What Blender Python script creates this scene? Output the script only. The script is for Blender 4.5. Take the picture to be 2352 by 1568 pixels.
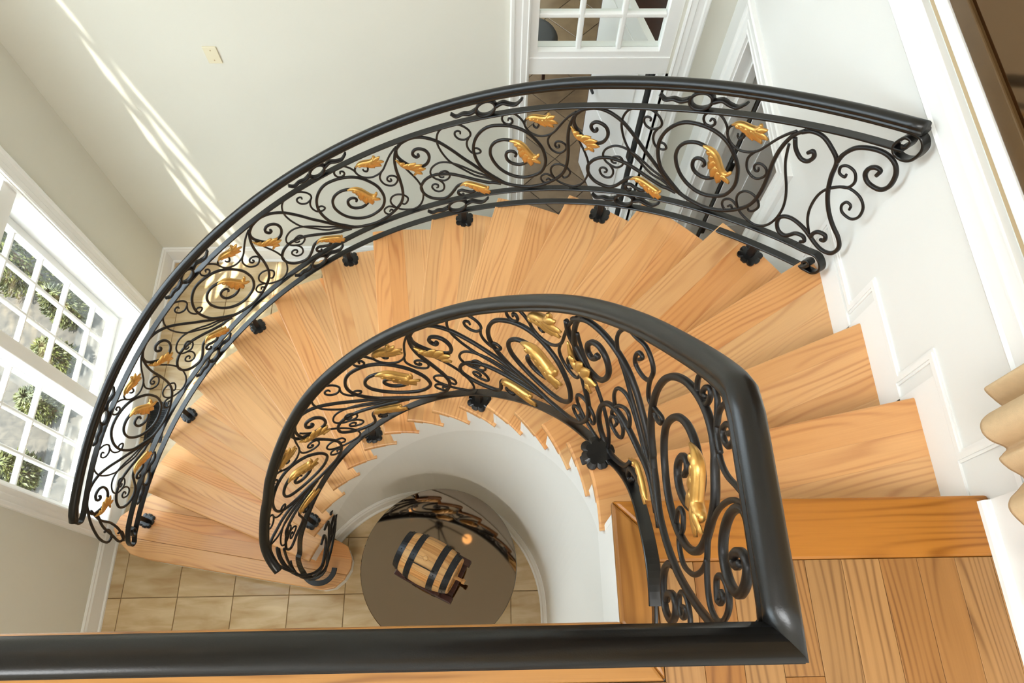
import bpy, bmesh, math, random
from mathutils import Vector, Matrix
from math import sin, cos, pi, radians, degrees, sqrt, atan2

for o in list(bpy.data.objects):
    bpy.data.objects.remove(o)
SC = bpy.context.scene
COL = SC.collection
random.seed(11)

# ------------------------------------------------------------------ camera
ZC = 5.02952
cam_d = bpy.data.cameras.new('camera')
cam_d.sensor_fit = 'HORIZONTAL'; cam_d.sensor_width = 36.0
cam_d.lens = 36.0 * 1664.0 / 2352.0
cam_d.clip_start = 0.05; cam_d.clip_end = 200
cam = bpy.data.objects.new('camera', cam_d); COL.objects.link(cam)
CR = Matrix(((0.99971698, 0.01141229, -0.02087407),
             (-0.01909337, 0.90832205, -0.41783549),
             (0.01419192, 0.41811579, 0.90828287)))
cam.matrix_world = Matrix.Translation((0, 0, ZC)) @ CR.to_4x4()
SC.camera = cam

# ------------------------------------------------------------------ world, sun, added fill lights, exposure
wd = bpy.data.worlds.new('sky'); SC.world = wd; wd.use_nodes = True
nt = wd.node_tree
bg = nt.nodes['Background']
bg.inputs[0].default_value = (0.78, 0.89, 1.0, 1); bg.inputs[1].default_value = 10.5

def add_light(name, kind, loc, power, color, size=None, target=None, size_y=None, portal=False):
    l = bpy.data.lights.new(name, kind); l.energy = power; l.color = color
    if kind == 'AREA':
        l.shape = 'RECTANGLE'; l.size = size; l.size_y = size_y or size
        if portal: l.cycles.is_portal = True
    ob = bpy.data.objects.new(name, l); COL.objects.link(ob); ob.location = loc
    if target is not None:
        ob.rotation_euler = (Vector(target) - Vector(loc)).to_track_quat('-Z', 'Y').to_euler()
    return ob

SUN_DIR = Vector((0.165, 0.25, -1.0))
sun = add_light('sun', 'SUN', (-6, -4, 14), 34.0, (1.0, 0.96, 0.88))
sun.data.angle = 0.006
sun.rotation_euler = SUN_DIR.to_track_quat('-Z', 'Y').to_euler()
add_light('fill_light_landing', 'AREA', (-0.5, -1.35, 6.96), 165, (0.95, 0.98, 1.0), 2.4, (-0.5, -1.35, 0), 1.2)  # added fill under the ceiling, no fixture here; brightens landing and well
add_light('fill_light_below', 'AREA', (-1.0, -1.6, 2.9), 40, (1.0, 0.93, 0.82), 0.8, (-1.0, -1.6, 0), 0.8)  # added warm fill below the landing, not a fixture

SC.view_settings.view_transform = 'Standard'
SC.view_settings.look = 'None'
SC.view_settings.gamma = 1.0
SC.view_settings.use_curve_mapping = False
SC.view_settings.exposure = -0.15

# ------------------------------------------------------------------ dimensions (metres)
RIS = 0.19; H = 17 * RIS
CO = Vector((-0.46587, 0.34748)); CI = Vector((-0.48231, 0.36484))
RO = 1.9795; RI = 0.7542
TH = [1.9, 12.3, 22.7, 33.2, 43.9, 54.7, 65.2, 76.0, 86.5, 96.9, 107.0, 116.9, 127.0, 137.0, 146.8, 156.9, 167.6]
XL, XW, YB = -2.585, 1.235, 3.065
ZT = 7.0
YN = -3.2
def zn(t): return H - RIS * (t - 1.9) / 10.35
def zk(k): return H - k * RIS

# ------------------------------------------------------------------ object helpers
WMAT = {}
def put(o, parent=None, loc=(0, 0, 0), rotz=0.0):
    """link an object at a world place, under a parent if given"""
    COL.objects.link(o)
    o.location = loc; o.rotation_euler.z = rotz
    WMAT[o.name] = Matrix.Translation(Vector(loc)) @ Matrix.Rotation(rotz, 4, 'Z')
    if parent is not None:
        o.parent = parent
        o.matrix_parent_inverse = WMAT[parent.name].inverted()
    return o
def mesh_from(name, v, f, mat, smooth=False):
    me = bpy.data.meshes.new(name); me.from_pydata([tuple(p) for p in v], [], f)
    me.validate(clean_customdata=False); me.update()
    if mat: me.materials.append(mat)
    if smooth:
        me.polygons.foreach_set('use_smooth', [True] * len(me.polygons))
    return me
def make(name, vf, mat, parent=None, smooth=False, loc=(0, 0, 0), rotz=0.0, recalc=True):
    v, f = vf
    me = mesh_from(name, v, f, mat, smooth)
    if recalc:
        bm = bmesh.new(); bm.from_mesh(me)
        bmesh.ops.recalc_face_normals(bm, faces=bm.faces); bm.to_mesh(me); bm.free()
    o = bpy.data.objects.new(name, me); put(o, parent, loc, rotz)
    return o
def thing(name, label, cat, loc=(0, 0, 0), group=None):
    o = bpy.data.objects.new(name, None); o.empty_display_size = 0.1
    put(o, None, loc); o['label'] = label; o['category'] = cat
    if group: o['group'] = group
    return o
def tag(o, label, cat, group=None):
    o['label'] = label; o['category'] = cat
    if group: o['group'] = group
    return o
def struct(o, label=None):
    o['kind'] = 'structure'
    if label: o['label'] = label
    return o
def bevel(o, w=0.004, seg=2, ang=30):
    m = o.modifiers.new('bevel', 'BEVEL'); m.width = w; m.segments = seg
    m.limit_method = 'ANGLE'; m.angle_limit = radians(ang)
    return o

class MB:
    """collects geometry for one mesh"""
    def __init__(s): s.v = []; s.f = []
    def add(s, vf):
        n = len(s.v); v, f = vf
        s.v += [tuple(p) for p in v]; s.f += [tuple(i + n for i in q) for q in f]; return s
    def box(s, a, b): return s.add(box(a, b))
    @property
    def vf(s): return s.v, s.f
def box(a, b):
    (x0, y0, z0), (x1, y1, z1) = a, b
    v = [(x0, y0, z0), (x1, y0, z0), (x1, y1, z0), (x0, y1, z0), (x0, y0, z1), (x1, y0, z1), (x1, y1, z1), (x0, y1, z1)]
    return v, [(0, 3, 2, 1), (4, 5, 6, 7), (0, 1, 5, 4), (1, 2, 6, 5), (2, 3, 7, 6), (3, 0, 4, 7)]
def prism(poly, z0, z1):
    n = len(poly)
    v = [(p[0], p[1], z0) for p in poly] + [(p[0], p[1], z1) for p in poly]
    f = [tuple(range(n - 1, -1, -1)), tuple(range(n, 2 * n))]
    f += [(i, (i + 1) % n, n + (i + 1) % n, n + i) for i in range(n)]
    return v, f
def lathe(prof, n=32, c=(0, 0, 0), cap=True):
    v = []; f = []
    for r, z in prof:
        for i in range(n):
            a = 2 * pi * i / n; v.append((c[0] + r * cos(a), c[1] + r * sin(a), c[2] + z))
    for j in range(len(prof) - 1):
        for i in range(n):
            k = (i + 1) % n
            f.append((j * n + i, j * n + k, (j + 1) * n + k, (j + 1) * n + i))
    if cap:
        f.append(tuple(range(n - 1, -1, -1))); f.append(tuple((len(prof) - 1) * n + i for i in range(n)))
    return v, f
def xform(vf, M):
    return [tuple(M @ Vector(p)) for p in vf[0]], vf[1]
def crom(P, n=6):
    """Catmull-Rom resampling of a list of tuples"""
    P = [Vector(p) for p in P]; out = []
    Q = [P[0] * 2 - P[1]] + P + [P[-1] * 2 - P[-2]]
    for i in range(1, len(Q) - 2):
        a, b, c, d = Q[i - 1], Q[i], Q[i + 1], Q[i + 2]
        for k in range(n):
            t = k / n
            out.append(0.5 * ((2 * b) + (c - a) * t + (2 * a - 5 * b + 4 * c - d) * t * t + (3 * b - a - 3 * c + d) * t ** 3))
    out.append(P[-1]); return out
def sweep(pts, prof, ref=None, scale=None, caps=True, closed=False):
    """prof is a closed outline of (side, up); ref(i) gives the side direction, else side is horizontal"""
    n = len(pts); m = len(prof); v = []; f = []
    for i in range(n):
        if closed: T = pts[(i + 1) % n] - pts[i - 1]
        else: T = pts[min(i + 1, n - 1)] - pts[max(i - 1, 0)]
        T = T.normalized()
        if ref is None:
            S = T.cross(Vector((0, 0, 1)))
        else:
            S = Vector(ref(i)); S = S - T * T.dot(S)
        S.normalize(); N = S.cross(T)
        k = scale(i / (n - 1)) if scale else 1.0
        for a, b in prof: v.append(pts[i] + S * (a * k) + N * (b * k))
    for i in range(n if closed else n - 1):
        j = (i + 1) % n
        for q in range(m):
            r = (q + 1) % m; f.append((i * m + q, i * m + r, j * m + r, j * m + q))
    if caps and not closed:
        f.append(tuple(range(m))); f.append(tuple((n - 1) * m + q for q in range(m - 1, -1, -1)))
    return v, f
def ngon(r, n=8, sy=1.0): return [(r * cos(2 * pi * i / n + pi / n), sy * r * sin(2 * pi * i / n + pi / n)) for i in range(n)]
def rsq(w, h, b):
    w /= 2; h /= 2
    return [(w - b, -h), (w, -h + b), (w, h - b), (w - b, h), (-w + b, h), (-w, h - b), (-w, -h + b), (-w + b, -h)]
def pol(c, r, deg): return Vector((c.x + r * cos(radians(deg)), c.y + r * sin(radians(deg))))
def clip(poly, p, d):
    """keep the part of a 2D polygon with (q-p).d >= 0"""
    out = []; n = len(poly)
    for i in range(n):
        a, b = poly[i], poly[(i + 1) % n]
        fa = (a - p).dot(d); fb = (b - p).dot(d)
        if fa >= 0: out.append(a)
        if (fa < 0) != (fb < 0): out.append(a + (b - a) * (fa / (fa - fb)))
    return out

# ------------------------------------------------------------------ materials
MAT = {}
def srgb(r, g, b):
    f = lambda c: (c / 255 / 12.92) if c / 255 <= 0.04045 else ((c / 255 + 0.055) / 1.055) ** 2.4
    return (f(r), f(g), f(b), 1)
def base_mat(name, col, rough=0.5, metal=0.0, spec=0.5, bump=0.0, bscale=200, var=0.0, vscale=3.0):
    m = bpy.data.materials.new(name); m.use_nodes = True; t = m.node_tree; b = t.nodes['Principled BSDF']
    b.inputs['Base Color'].default_value = col; b.inputs['Roughness'].default_value = rough
    b.inputs['Metallic'].default_value = metal; b.inputs['Specular IOR Level'].default_value = spec
    tc = t.nodes.new('ShaderNodeTexCoord')
    n1 = t.nodes.new('ShaderNodeTexNoise'); n1.inputs['Scale'].default_value = vscale; n1.inputs['Detail'].default_value = 3
    t.links.new(tc.outputs['Object'], n1.inputs['Vector'])
    if var > 0:
        mx = t.nodes.new('ShaderNodeMix'); mx.data_type = 'RGBA'
        mx.inputs[6].default_value = tuple(c * (1 - var) for c in col[:3]) + (1,)
        mx.inputs[7].default_value = tuple(min(1, c * (1 + var)) for c in col[:3]) + (1,)
        t.links.new(n1.outputs['Fac'], mx.inputs[0]); t.links.new(mx.outputs[2], b.inputs['Base Color'])
    if bump > 0:
        n2 = t.nodes.new('ShaderNodeTexNoise'); n2.inputs['Scale'].default_value = bscale
        t.links.new(tc.outputs['Object'], n2.inputs['Vector'])
        bp = t.nodes.new('ShaderNodeBump'); bp.inputs['Strength'].default_value = bump; bp.inputs['Distance'].default_value = 0.002
        t.links.new(n2.outputs['Fac'], bp.inputs['Height']); t.links.new(bp.outputs[0], b.inputs['Normal'])
    MAT[name] = m; return m
def math_node(t, op, a, b=None):
    n = t.nodes.new('ShaderNodeMath'); n.operation = op
    for i, x in enumerate((a, b)):
        if x is None: continue
        if isinstance(x, (int, float)): n.inputs[i].default_value = x
        else: t.links.new(x, n.inputs[i])
    return n.outputs[0]
def wood(name, light, dark, rough=0.3, ring=26.0, warp=1.0, vary=0.25, contrast=0.55, coat=0.25):
    """oak: cathedral rings along local x, pores, tone by object"""
    m = bpy.data.materials.new(name); m.use_nodes = True; t = m.node_tree; b = t.nodes['Principled BSDF']
    L = t.links.new
    tc = t.nodes.new('ShaderNodeTexCoord'); oi = t.nodes.new('ShaderNodeObjectInfo')
    off = t.nodes.new('ShaderNodeCombineXYZ')
    L(math_node(t, 'MULTIPLY', oi.outputs['Random'], 53.0), off.inputs[0])
    L(math_node(t, 'MULTIPLY', oi.outputs['Random'], 17.0), off.inputs[1])
    L(math_node(t, 'MULTIPLY', oi.outputs['Random'], 91.0), off.inputs[2])
    va = t.nodes.new('ShaderNodeVectorMath'); va.operation = 'ADD'
    L(tc.outputs['Object'], va.inputs[0]); L(off.outputs[0], va.inputs[1])
    mp = t.nodes.new('ShaderNodeMapping'); mp.inputs['Scale'].default_value = (1.1, 6.5, 6.5); L(va.outputs[0], mp.inputs['Vector'])
    n1 = t.nodes.new('ShaderNodeTexNoise'); n1.inputs['Scale'].default_value = 1.0; n1.inputs['Detail'].default_value = 1.5
    n1.inputs['Roughness'].default_value = 0.45; L(mp.outputs[0], n1.inputs['Vector'])
    sep = t.nodes.new('ShaderNodeSeparateXYZ'); L(va.outputs[0], sep.inputs[0])
    ph = math_node(t, 'ADD', math_node(t, 'MULTIPLY', sep.outputs[1], ring), math_node(t, 'MULTIPLY', n1.outputs['Fac'], 9.0 * warp))
    sn = math_node(t, 'SINE', math_node(t, 'MULTIPLY', ph, 6.283))
    rg = math_node(t, 'POWER', math_node(t, 'ADD', math_node(t, 'MULTIPLY', sn, 0.5), 0.5), 3.0)
    mp4 = t.nodes.new('ShaderNodeMapping'); mp4.inputs['Scale'].default_value = (1.6, 9, 9); L(va.outputs[0], mp4.inputs['Vector'])
    n4 = t.nodes.new('ShaderNodeTexNoise'); n4.inputs['Scale'].default_value = 1.3; n4.inputs['Detail'].default_value = 2; L(mp4.outputs[0], n4.inputs['Vector'])
    amp = math_node(t, 'MULTIPLY', math_node(t, 'MAXIMUM', math_node(t, 'SUBTRACT', n4.outputs['Fac'], 0.36), 0.0), 4.2)
    rg = math_node(t, 'MULTIPLY', rg, math_node(t, 'MINIMUM', amp, 1.0))
    mp2 = t.nodes.new('ShaderNodeMapping'); mp2.inputs['Scale'].default_value = (7, 260, 260); L(va.outputs[0], mp2.inputs['Vector'])
    n2 = t.nodes.new('ShaderNodeTexNoise'); n2.inputs['Scale'].default_value = 1.0; n2.inputs['Detail'].default_value = 2; L(mp2.outputs[0], n2.inputs['Vector'])
    mp3 = t.nodes.new('ShaderNodeMapping'); mp3.inputs['Scale'].default_value = (2.2, 30, 30); L(va.outputs[0], mp3.inputs['Vector'])
    n3 = t.nodes.new('ShaderNodeTexNoise'); n3.inputs['Scale'].default_value = 1.0; n3.inputs['Detail'].default_value = 3; L(mp3.outputs[0], n3.inputs['Vector'])
    fac = math_node(t, 'ADD', math_node(t, 'MULTIPLY', rg, contrast * 0.75),
                    math_node(t, 'ADD', math_node(t, 'MULTIPLY', n2.outputs['Fac'], contrast * 0.35), math_node(t, 'MULTIPLY', n3.outputs['Fac'], contrast * 0.5)))
    fac = math_node(t, 'SUBTRACT', fac, contrast * 0.28)
    mx = t.nodes.new('ShaderNodeMix'); mx.data_type = 'RGBA'; mx.clamp_factor = True
    mx.inputs[6].default_value = light; mx.inputs[7].default_value = dark
    L(fac, mx.inputs[0])
    hs = t.nodes.new('ShaderNodeHueSaturation')
    r2 = math_node(t, 'FRACT', math_node(t, 'MULTIPLY', oi.outputs['Random'], 7.31))
    L(math_node(t, 'ADD', math_node(t, 'MULTIPLY', oi.outputs['Random'], vary), 1 - vary * 0.5), hs.inputs['Value'])
    L(math_node(t, 'ADD', math_node(t, 'MULTIPLY', r2, 0.012), 0.494), hs.inputs['Hue'])
    L(math_node(t, 'ADD', math_node(t, 'MULTIPLY', r2, -0.12), 1.05), hs.inputs['Saturation'])
    L(mx.outputs[2], hs.inputs['Color']); L(hs.outputs[0], b.inputs['Base Color'])
    b.inputs['Roughness'].default_value = rough
    b.inputs['Coat Weight'].default_value = coat * 0.6; b.inputs['Specular IOR Level'].default_value = 0.35; b.inputs['Coat Roughness'].default_value = 0.12
    bp = t.nodes.new('ShaderNodeBump'); bp.inputs['Strength'].default_value = 0.12; bp.inputs['Distance'].default_value = 0.001
    L(n2.outputs['Fac'], bp.inputs['Height']); L(bp.outputs[0], b.inputs['Normal'])
    MAT[name] = m; return m

wood('oak_tread', srgb(225, 168, 108), srgb(168, 98, 52), rough=0.34, ring=44, contrast=0.55, vary=0.16)
wood('oak_floor', srgb(166, 118, 66), srgb(96, 58, 26), rough=0.38, ring=50, contrast=0.75, vary=0.22)
wood('oak_border', srgb(178, 120, 54), srgb(112, 64, 20), rough=0.3, ring=32, contrast=0.7, vary=0.12)
wood('oak_barrel', srgb(214, 164, 104), srgb(150, 96, 50), rough=0.55, ring=60, vary=0.25, coat=0.0)
wood('dark_wood', srgb(70, 38, 30), srgb(34, 18, 14), rough=0.4, ring=30)
base_mat('wall_paint', srgb(222, 219, 206), 0.65, bump=0.05, bscale=350, var=0.015)
base_mat('white_paint', srgb(234, 233, 228), 0.5, var=0.01)
base_mat('trim_white', srgb(243, 242, 238), 0.4, var=0.01)
base_mat('ceiling_paint', srgb(238, 232, 220), 0.8)
base_mat('iron', srgb(22, 18, 16), 0.42, 0.0, 0.4, bump=0.12, bscale=420, var=0.25, vscale=40)
base_mat('iron_rail', srgb(15, 14, 13), 0.30, 0.0, 0.5, bump=0.06, bscale=500, var=0.15, vscale=20)
base_mat('gold', srgb(214, 166, 92), 0.36, 0.8, 0.5, bump=0.15, bscale=160, var=0.18, vscale=30)
base_mat('grout', srgb(140, 116, 82), 0.8, var=0.1)
base_mat('black_metal', srgb(26, 27, 28), 0.4, 0.2)
base_mat('hoop_iron', srgb(44, 46, 50), 0.38, 0.6, var=0.3, vscale=25)
base_mat('plate_plastic', srgb(226, 216, 186), 0.4)
base_mat('linen', srgb(216, 188, 148), 0.85, bump=0.5, bscale=600, var=0.08, vscale=60)
base_mat('dark_tile_grout', srgb(58, 46, 34), 0.7)
base_mat('dark_upholstery', srgb(56, 56, 54), 0.7)
base_mat('tan_wall', srgb(206, 172, 126), 0.7, var=0.02)
base_mat('frame_bronze', srgb(96, 72, 42), 0.4, 0.3, var=0.15, vscale=20)
base_mat('frame_tan', srgb(196, 172, 134), 0.5, var=0.05)
base_mat('bark', srgb(90, 70, 52), 0.9, var=0.3, vscale=20)
base_mat('blue_floor', srgb(150, 166, 170), 0.3, var=0.12, vscale=5)

def mirror_mat(name, col, rough):
    m = base_mat(name, col, rough, 1.0); return m
mirror_mat('table_glass', srgb(118, 106, 92), 0.035)
mirror_mat('mirror_dark', srgb(132, 106, 80), 0.06)

def stone(name, c1, c2, rough=0.16, vein=(0.9, 7.0), vary=0.16):
    m = bpy.data.materials.new(name); m.use_nodes = True; t = m.node_tree; b = t.nodes['Principled BSDF']; L = t.links.new
    tc = t.nodes.new('ShaderNodeTexCoord'); oi = t.nodes.new('ShaderNodeObjectInfo')
    off = t.nodes.new('ShaderNodeCombineXYZ')
    L(math_node(t, 'MULTIPLY', oi.outputs['Random'], 73.0), off.inputs[0]); L(math_node(t, 'MULTIPLY', oi.outputs['Random'], 31.0), off.inputs[2])
    va = t.nodes.new('ShaderNodeVectorMath'); va.operation = 'ADD'; L(tc.outputs['Object'], va.inputs[0]); L(off.outputs[0], va.inputs[1])
    mp = t.nodes.new('ShaderNodeMapping'); mp.inputs['Scale'].default_value = (vein[0], vein[1], 1); L(va.outputs[0], mp.inputs['Vector'])
    n1 = t.nodes.new('ShaderNodeTexNoise'); n1.inputs['Scale'].default_value = 3.0; n1.inputs['Detail'].default_value = 6
    n1.inputs['Distortion'].default_value = 0.6; L(mp.outputs[0], n1.inputs['Vector'])
    rp = t.nodes.new('ShaderNodeValToRGB'); rp.color_ramp.elements[0].position = 0.3; rp.color_ramp.elements[1].position = 0.7
    rp.color_ramp.elements[0].color = c1; rp.color_ramp.elements[1].color = c2; L(n1.outputs['Fac'], rp.inputs[0])
    hs = t.nodes.new('ShaderNodeHueSaturation'); L(rp.outputs[0], hs.inputs['Color'])
    L(math_node(t, 'ADD', math_node(t, 'MULTIPLY', oi.outputs['Random'], vary), 1 - vary / 2), hs.inputs['Value'])
    L(hs.outputs[0], b.inputs['Base Color']); b.inputs['Roughness'].default_value = rough
    MAT[name] = m; return m
stone('travertine', srgb(186, 156, 112), srgb(218, 196, 158), vein=(1.2, 5.0))
stone('brown_tile', srgb(104, 84, 60), srgb(128, 106, 78), 0.4, (2, 2))
stone('gravel', srgb(34, 33, 31), srgb(58, 54, 48), 0.9, (6, 6))

def glass(name, tint=(1, 1, 1, 1)):
    m = bpy.data.materials.new(name); m.use_nodes = True; t = m.node_tree; t.nodes.clear()
    out = t.nodes.new('ShaderNodeOutputMaterial'); mx = t.nodes.new('ShaderNodeMixShader')
    tr = t.nodes.new('ShaderNodeBsdfTransparent'); tr.inputs[0].default_value = tint
    gl = t.nodes.new('ShaderNodeBsdfGlossy'); gl.inputs['Roughness'].default_value = 0.02
    tc = t.nodes.new('ShaderNodeTexCoord'); nz = t.nodes.new('ShaderNodeTexNoise'); nz.inputs['Scale'].default_value = 4
    bp = t.nodes.new('ShaderNodeBump'); bp.inputs['Strength'].default_value = 0.05; bp.inputs['Distance'].default_value = 0.02
    t.links.new(tc.outputs['Object'], nz.inputs['Vector']); t.links.new(nz.outputs['Fac'], bp.inputs['Height']); t.links.new(bp.outputs[0], gl.inputs['Normal'])
    lw = t.nodes.new('ShaderNodeLayerWeight'); lw.inputs[0].default_value = 0.5
    fr = math_node(t, 'ADD', math_node(t, 'MULTIPLY', math_node(t, 'POWER', lw.outputs['Facing'], 4.0), 0.6), 0.035)
    t.links.new(fr, mx.inputs[0]); t.links.new(tr.outputs[0], mx.inputs[1]); t.links.new(gl.outputs[0], mx.inputs[2]); t.links.new(mx.outputs[0], out.inputs[0])
    MAT[name] = m; return m
glass('pane_glass', (0.96, 0.98, 0.97, 1))
def emit(name, col, st):
    m = bpy.data.materials.new(name); m.use_nodes = True; b = m.node_tree.nodes['Principled BSDF']
    b.inputs['Base Color'].default_value = col; b.inputs['Emission Color'].default_value = col; b.inputs['Emission Strength'].default_value = st
    MAT[name] = m; return m
emit('lamp_globe', srgb(255, 196, 128), 6.0)
def leafmat(name, c1, c2):
    m = base_mat(name, c1, 0.6); t = m.node_tree; b = t.nodes['Principled BSDF']
    tc = t.nodes.new('ShaderNodeTexCoord'); nz = t.nodes.new('ShaderNodeTexNoise'); nz.inputs['Scale'].default_value = 9
    rp = t.nodes.new('ShaderNodeValToRGB'); rp.color_ramp.elements[0].color = c1; rp.color_ramp.elements[1].color = c2
    rp.color_ramp.elements[0].position = 0.35; rp.color_ramp.elements[1].position = 0.65
    t.links.new(tc.outputs['Object'], nz.inputs['Vector']); t.links.new(nz.outputs['Fac'], rp.inputs[0]); t.links.new(rp.outputs[0], b.inputs['Base Color'])
leafmat('foliage', srgb(28, 35, 14), srgb(72, 76, 32))

# ================================================================== THE SETTING
def wall_boxes(u0, u1, z0, z1, holes):
    """rectangles covering [u0,u1]x[z0,z1] minus holes (u0,u1,z0,z1)"""
    us = sorted(set([u0, u1] + [h for q in holes for h in q[:2]])); zs = sorted(set([z0, z1] + [h for q in holes for h in q[2:]]))
    out = []
    for i in range(len(us) - 1):
        for j in range(len(zs) - 1):
            cu = (us[i] + us[i + 1]) / 2; cz = (zs[j] + zs[j + 1]) / 2
            if not any(h[0] < cu < h[1] and h[2] < cz < h[3] for h in holes): out.append((us[i], us[i + 1], zs[j], zs[j + 1]))
    return out

WIN = (0.95, 2.44, 0.20, 6.75)          # tall stair window (y0,y1,z0,z1)
WIN2 = (-2.05, -0.35, 4.15, 5.85)      # unseen window added to let daylight onto landing and right wall
b = MB()
for (u0, u1, z0, z1) in wall_boxes(YN, YB + 0.15, -0.3, ZT, [WIN, WIN2]): b.box((XL - 0.22, u0, z0), (XL, u1, z1))
struct(make('wall_left', b.vf, MAT['wall_paint']))
DB = (0.193, 0.97, 0.0, 2.75)
b = MB()
for (u0, u1, z0, z1) in wall_boxes(XL, XW + 0.15, -0.3, ZT, [DB]): b.box((u0, YB, z0), (u1, YB + 0.15, z1))
struct(make('wall_back', b.vf, MAT['wall_paint']))
DR = (1.96, 2.78, 0.0, 2.50)
b = MB()
for (u0, u1, z0, z1) in wall_boxes(YN, YB, -0.3, ZT, [DR]): b.box((XW, u0, z0), (XW + 0.15, u1, z1))
struct(make('wall_right', b.vf, MAT['white_paint']))
struct(make('wall_near', box((XL - 0.22, YN - 0.15, -0.3), (XW + 0.15, YN, ZT)), MAT['wall_paint']))
struct(make('ceiling', box((XL - 0.22, YN - 0.15, ZT), (XW + 0.15, YB + 0.15, ZT + 0.15)), MAT['ceiling_paint']))

# ---- ground floor: travertine tiles on a grout bed
fl = struct(make('floor', box((XL, YN, -0.12), (XW, YB, -0.006)), MAT['grout']))
TP = 0.3632; GX, GY = -2.108, 0.503
tile_me = None
def tile_mesh(w, d, mat, name='tile', h=0.012, bev=0.002):
    v = [(-w / 2, -d / 2, -h), (w / 2, -d / 2, -h), (w / 2, d / 2, -h), (-w / 2, d / 2, -h),
         (-w / 2, -d / 2, -bev), (w / 2, -d / 2, -bev), (w / 2, d / 2, -bev), (-w / 2, d / 2, -bev),
         (-w / 2 + bev, -d / 2 + bev, 0), (w / 2 - bev, -d / 2 + bev, 0), (w / 2 - bev, d / 2 - bev, 0), (-w / 2 + bev, d / 2 - bev, 0)]
    f = [(0, 3, 2, 1), (8, 9, 10, 11)] + [(i, (i + 1) % 4, 4 + (i + 1) % 4, 4 + i) for i in range(4)] + [(4 + i, 4 + (i + 1) % 4, 8 + (i + 1) % 4, 8 + i) for i in range(4)]
    return mesh_from(name, v, f, mat)
cache = {}
rng = random.Random(3)
nx0 = math.floor((XL - GX) / TP); nx1 = math.ceil((XW - GX) / TP)
ny0 = math.floor((-0.75 - GY) / TP); ny1 = math.ceil((YB - GY) / TP)
for i in range(nx0, nx1):
    for j in range(ny0, ny1):
        x0 = max(GX + i * TP, XL); x1 = min(GX + (i + 1) * TP, XW); y0 = GY + j * TP; y1 = min(GY + (j + 1) * TP, YB)
        if x1 - x0 < 0.02 or y1 - y0 < 0.02: continue
        key = (round(x1 - x0, 3), round(y1 - y0, 3))
        if key not in cache: cache[key] = tile_mesh(key[0] - 0.004, key[1] - 0.004, MAT['travertine'])
        o = bpy.data.objects.new('tile', cache[key]); put(o, fl, ((x0 + x1) / 2, (y0 + y1) / 2, rng.uniform(-0.0006, 0.0006)), rng.choice([0, pi]) if key[0] == key[1] else 0.0)

# ---- mouldings
def strip(name, path, prof, mat='trim_white', parent=None, flip=False):
    pts = [Vector(p) for p in path]
    if flip: pts.reverse()
    return make(name, sweep(pts, prof), MAT[mat], parent)
BASE = [(0, 0), (0.028, 0), (0.028, 0.018), (0.018, 0.026), (0.018, 0.155), (0.012, 0.168), (0.012, 0.18), (0.004, 0.19), (0, 0.19)]
def sw_path(pts, prof, name, mat='trim_white', parent=None):
    return make(name, sweep([Vector(p) for p in pts], prof), MAT[mat], parent)
# side = T x Z : walking +y gives +x
BASEN = [(-a, c) for a, c in BASE]
struct(sw_path([(XL, YN, 0), (XL, YB, 0)], BASE, 'baseboard_left'))
struct(sw_path([(XL, YB, 0), (0.086, YB, 0)], BASE, 'baseboard_back'))
struct(sw_path([(1.095, YB, 0), (XW, YB, 0)], BASE, 'baseboard_back'))
struct(sw_path([(XW, 1.86, 0), (XW, 1.2, 0)], BASE, 'baseboard_right'))
# narrow shadow-gap panel bead on the left wall under the window wall
def casing_prof(w=0.107, d=0.022):
    return [(0, 0), (0, d), (0.008, d + 0.006), (0.022, d + 0.004), (0.03, d - 0.004), (0.06, d - 0.006), (0.066, d - 0.002), (0.092, d - 0.006), (0.098, d - 0.002), (w, d - 0.008), (w, 0)]
def casing(parent, segs, name='casing'):
    """segs: list of (start, end, across, out) ; profile across from the outer edge inwards"""
    for a, e, ac, ou, ma, me_ in segs:
        a, e, ac, ou = map(Vector, (a, e, ac, ou)); pr = casing_prof(); dr = (e - a).normalized()
        v = [a + dr * (q[0] * ma) + ac * q[0] + ou * q[1] for q in pr] + [e - dr * (q[0] * me_) + ac * q[0] + ou * q[1] for q in pr]; n = len(pr)
        f = [(i, (i + 1) % n, n + (i + 1) % n, n + i) for i in range(n)] + [tuple(range(n)), tuple(range(2 * n - 1, n - 1, -1))]
        make(name, (v, f), MAT['trim_white'], parent)

# ---- tall left window: units in the deep reveal
XG = -2.80
def window_unit(name, y0, y1, z0, z1, ys, zs, label):
    root = struct(make(name, MB().box((XG - 0.03, y0 - 0.045, z0 - 0.05), (XG + 0.03, y0, z1 + 0.04)).box((XG - 0.03, y1, z0 - 0.05), (XG + 0.03, y1 + 0.045, z1 + 0.04))
                  .box((XG - 0.03, y0, z0 - 0.05), (XG + 0.03, y1, z0)).box((XG - 0.03, y0, z1), (XG + 0.03, y1, z1 + 0.04)).vf, MAT['trim_white']), label)
    w = 0.011
    for y in ys: bevel(make('muntin', box((XG - 0.018, y - w, z0), (XG + 0.018, y + w, z1)), MAT['trim_white'], root), 0.005, 1)
    for z in zs: bevel(make('muntin', box((XG - 0.0175, y0, z - w), (XG + 0.0175, y1, z + w)), MAT['trim_white'], root), 0.005, 1)
    yy = [y0] + list(ys) + [y1]; zz = [z0] + list(zs) + [z1]
    for i in range(len(yy) - 1):
        for j in range(len(zz) - 1):
            make('pane', box((XG - 0.002, yy[i] + 0.005, zz[j] + 0.005), (XG + 0.002, yy[i + 1] - 0.005, zz[j + 1] - 0.005)), MAT['pane_glass'], root)
    return root
rowz = [0.518, 0.849, 1.152, 1.44]
window_unit('window_1', 1.748, 2.381, 0.28, 1.73, (1.989, 2.20), rowz, 'lower far casement of the tall stair window, white muntins')
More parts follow.
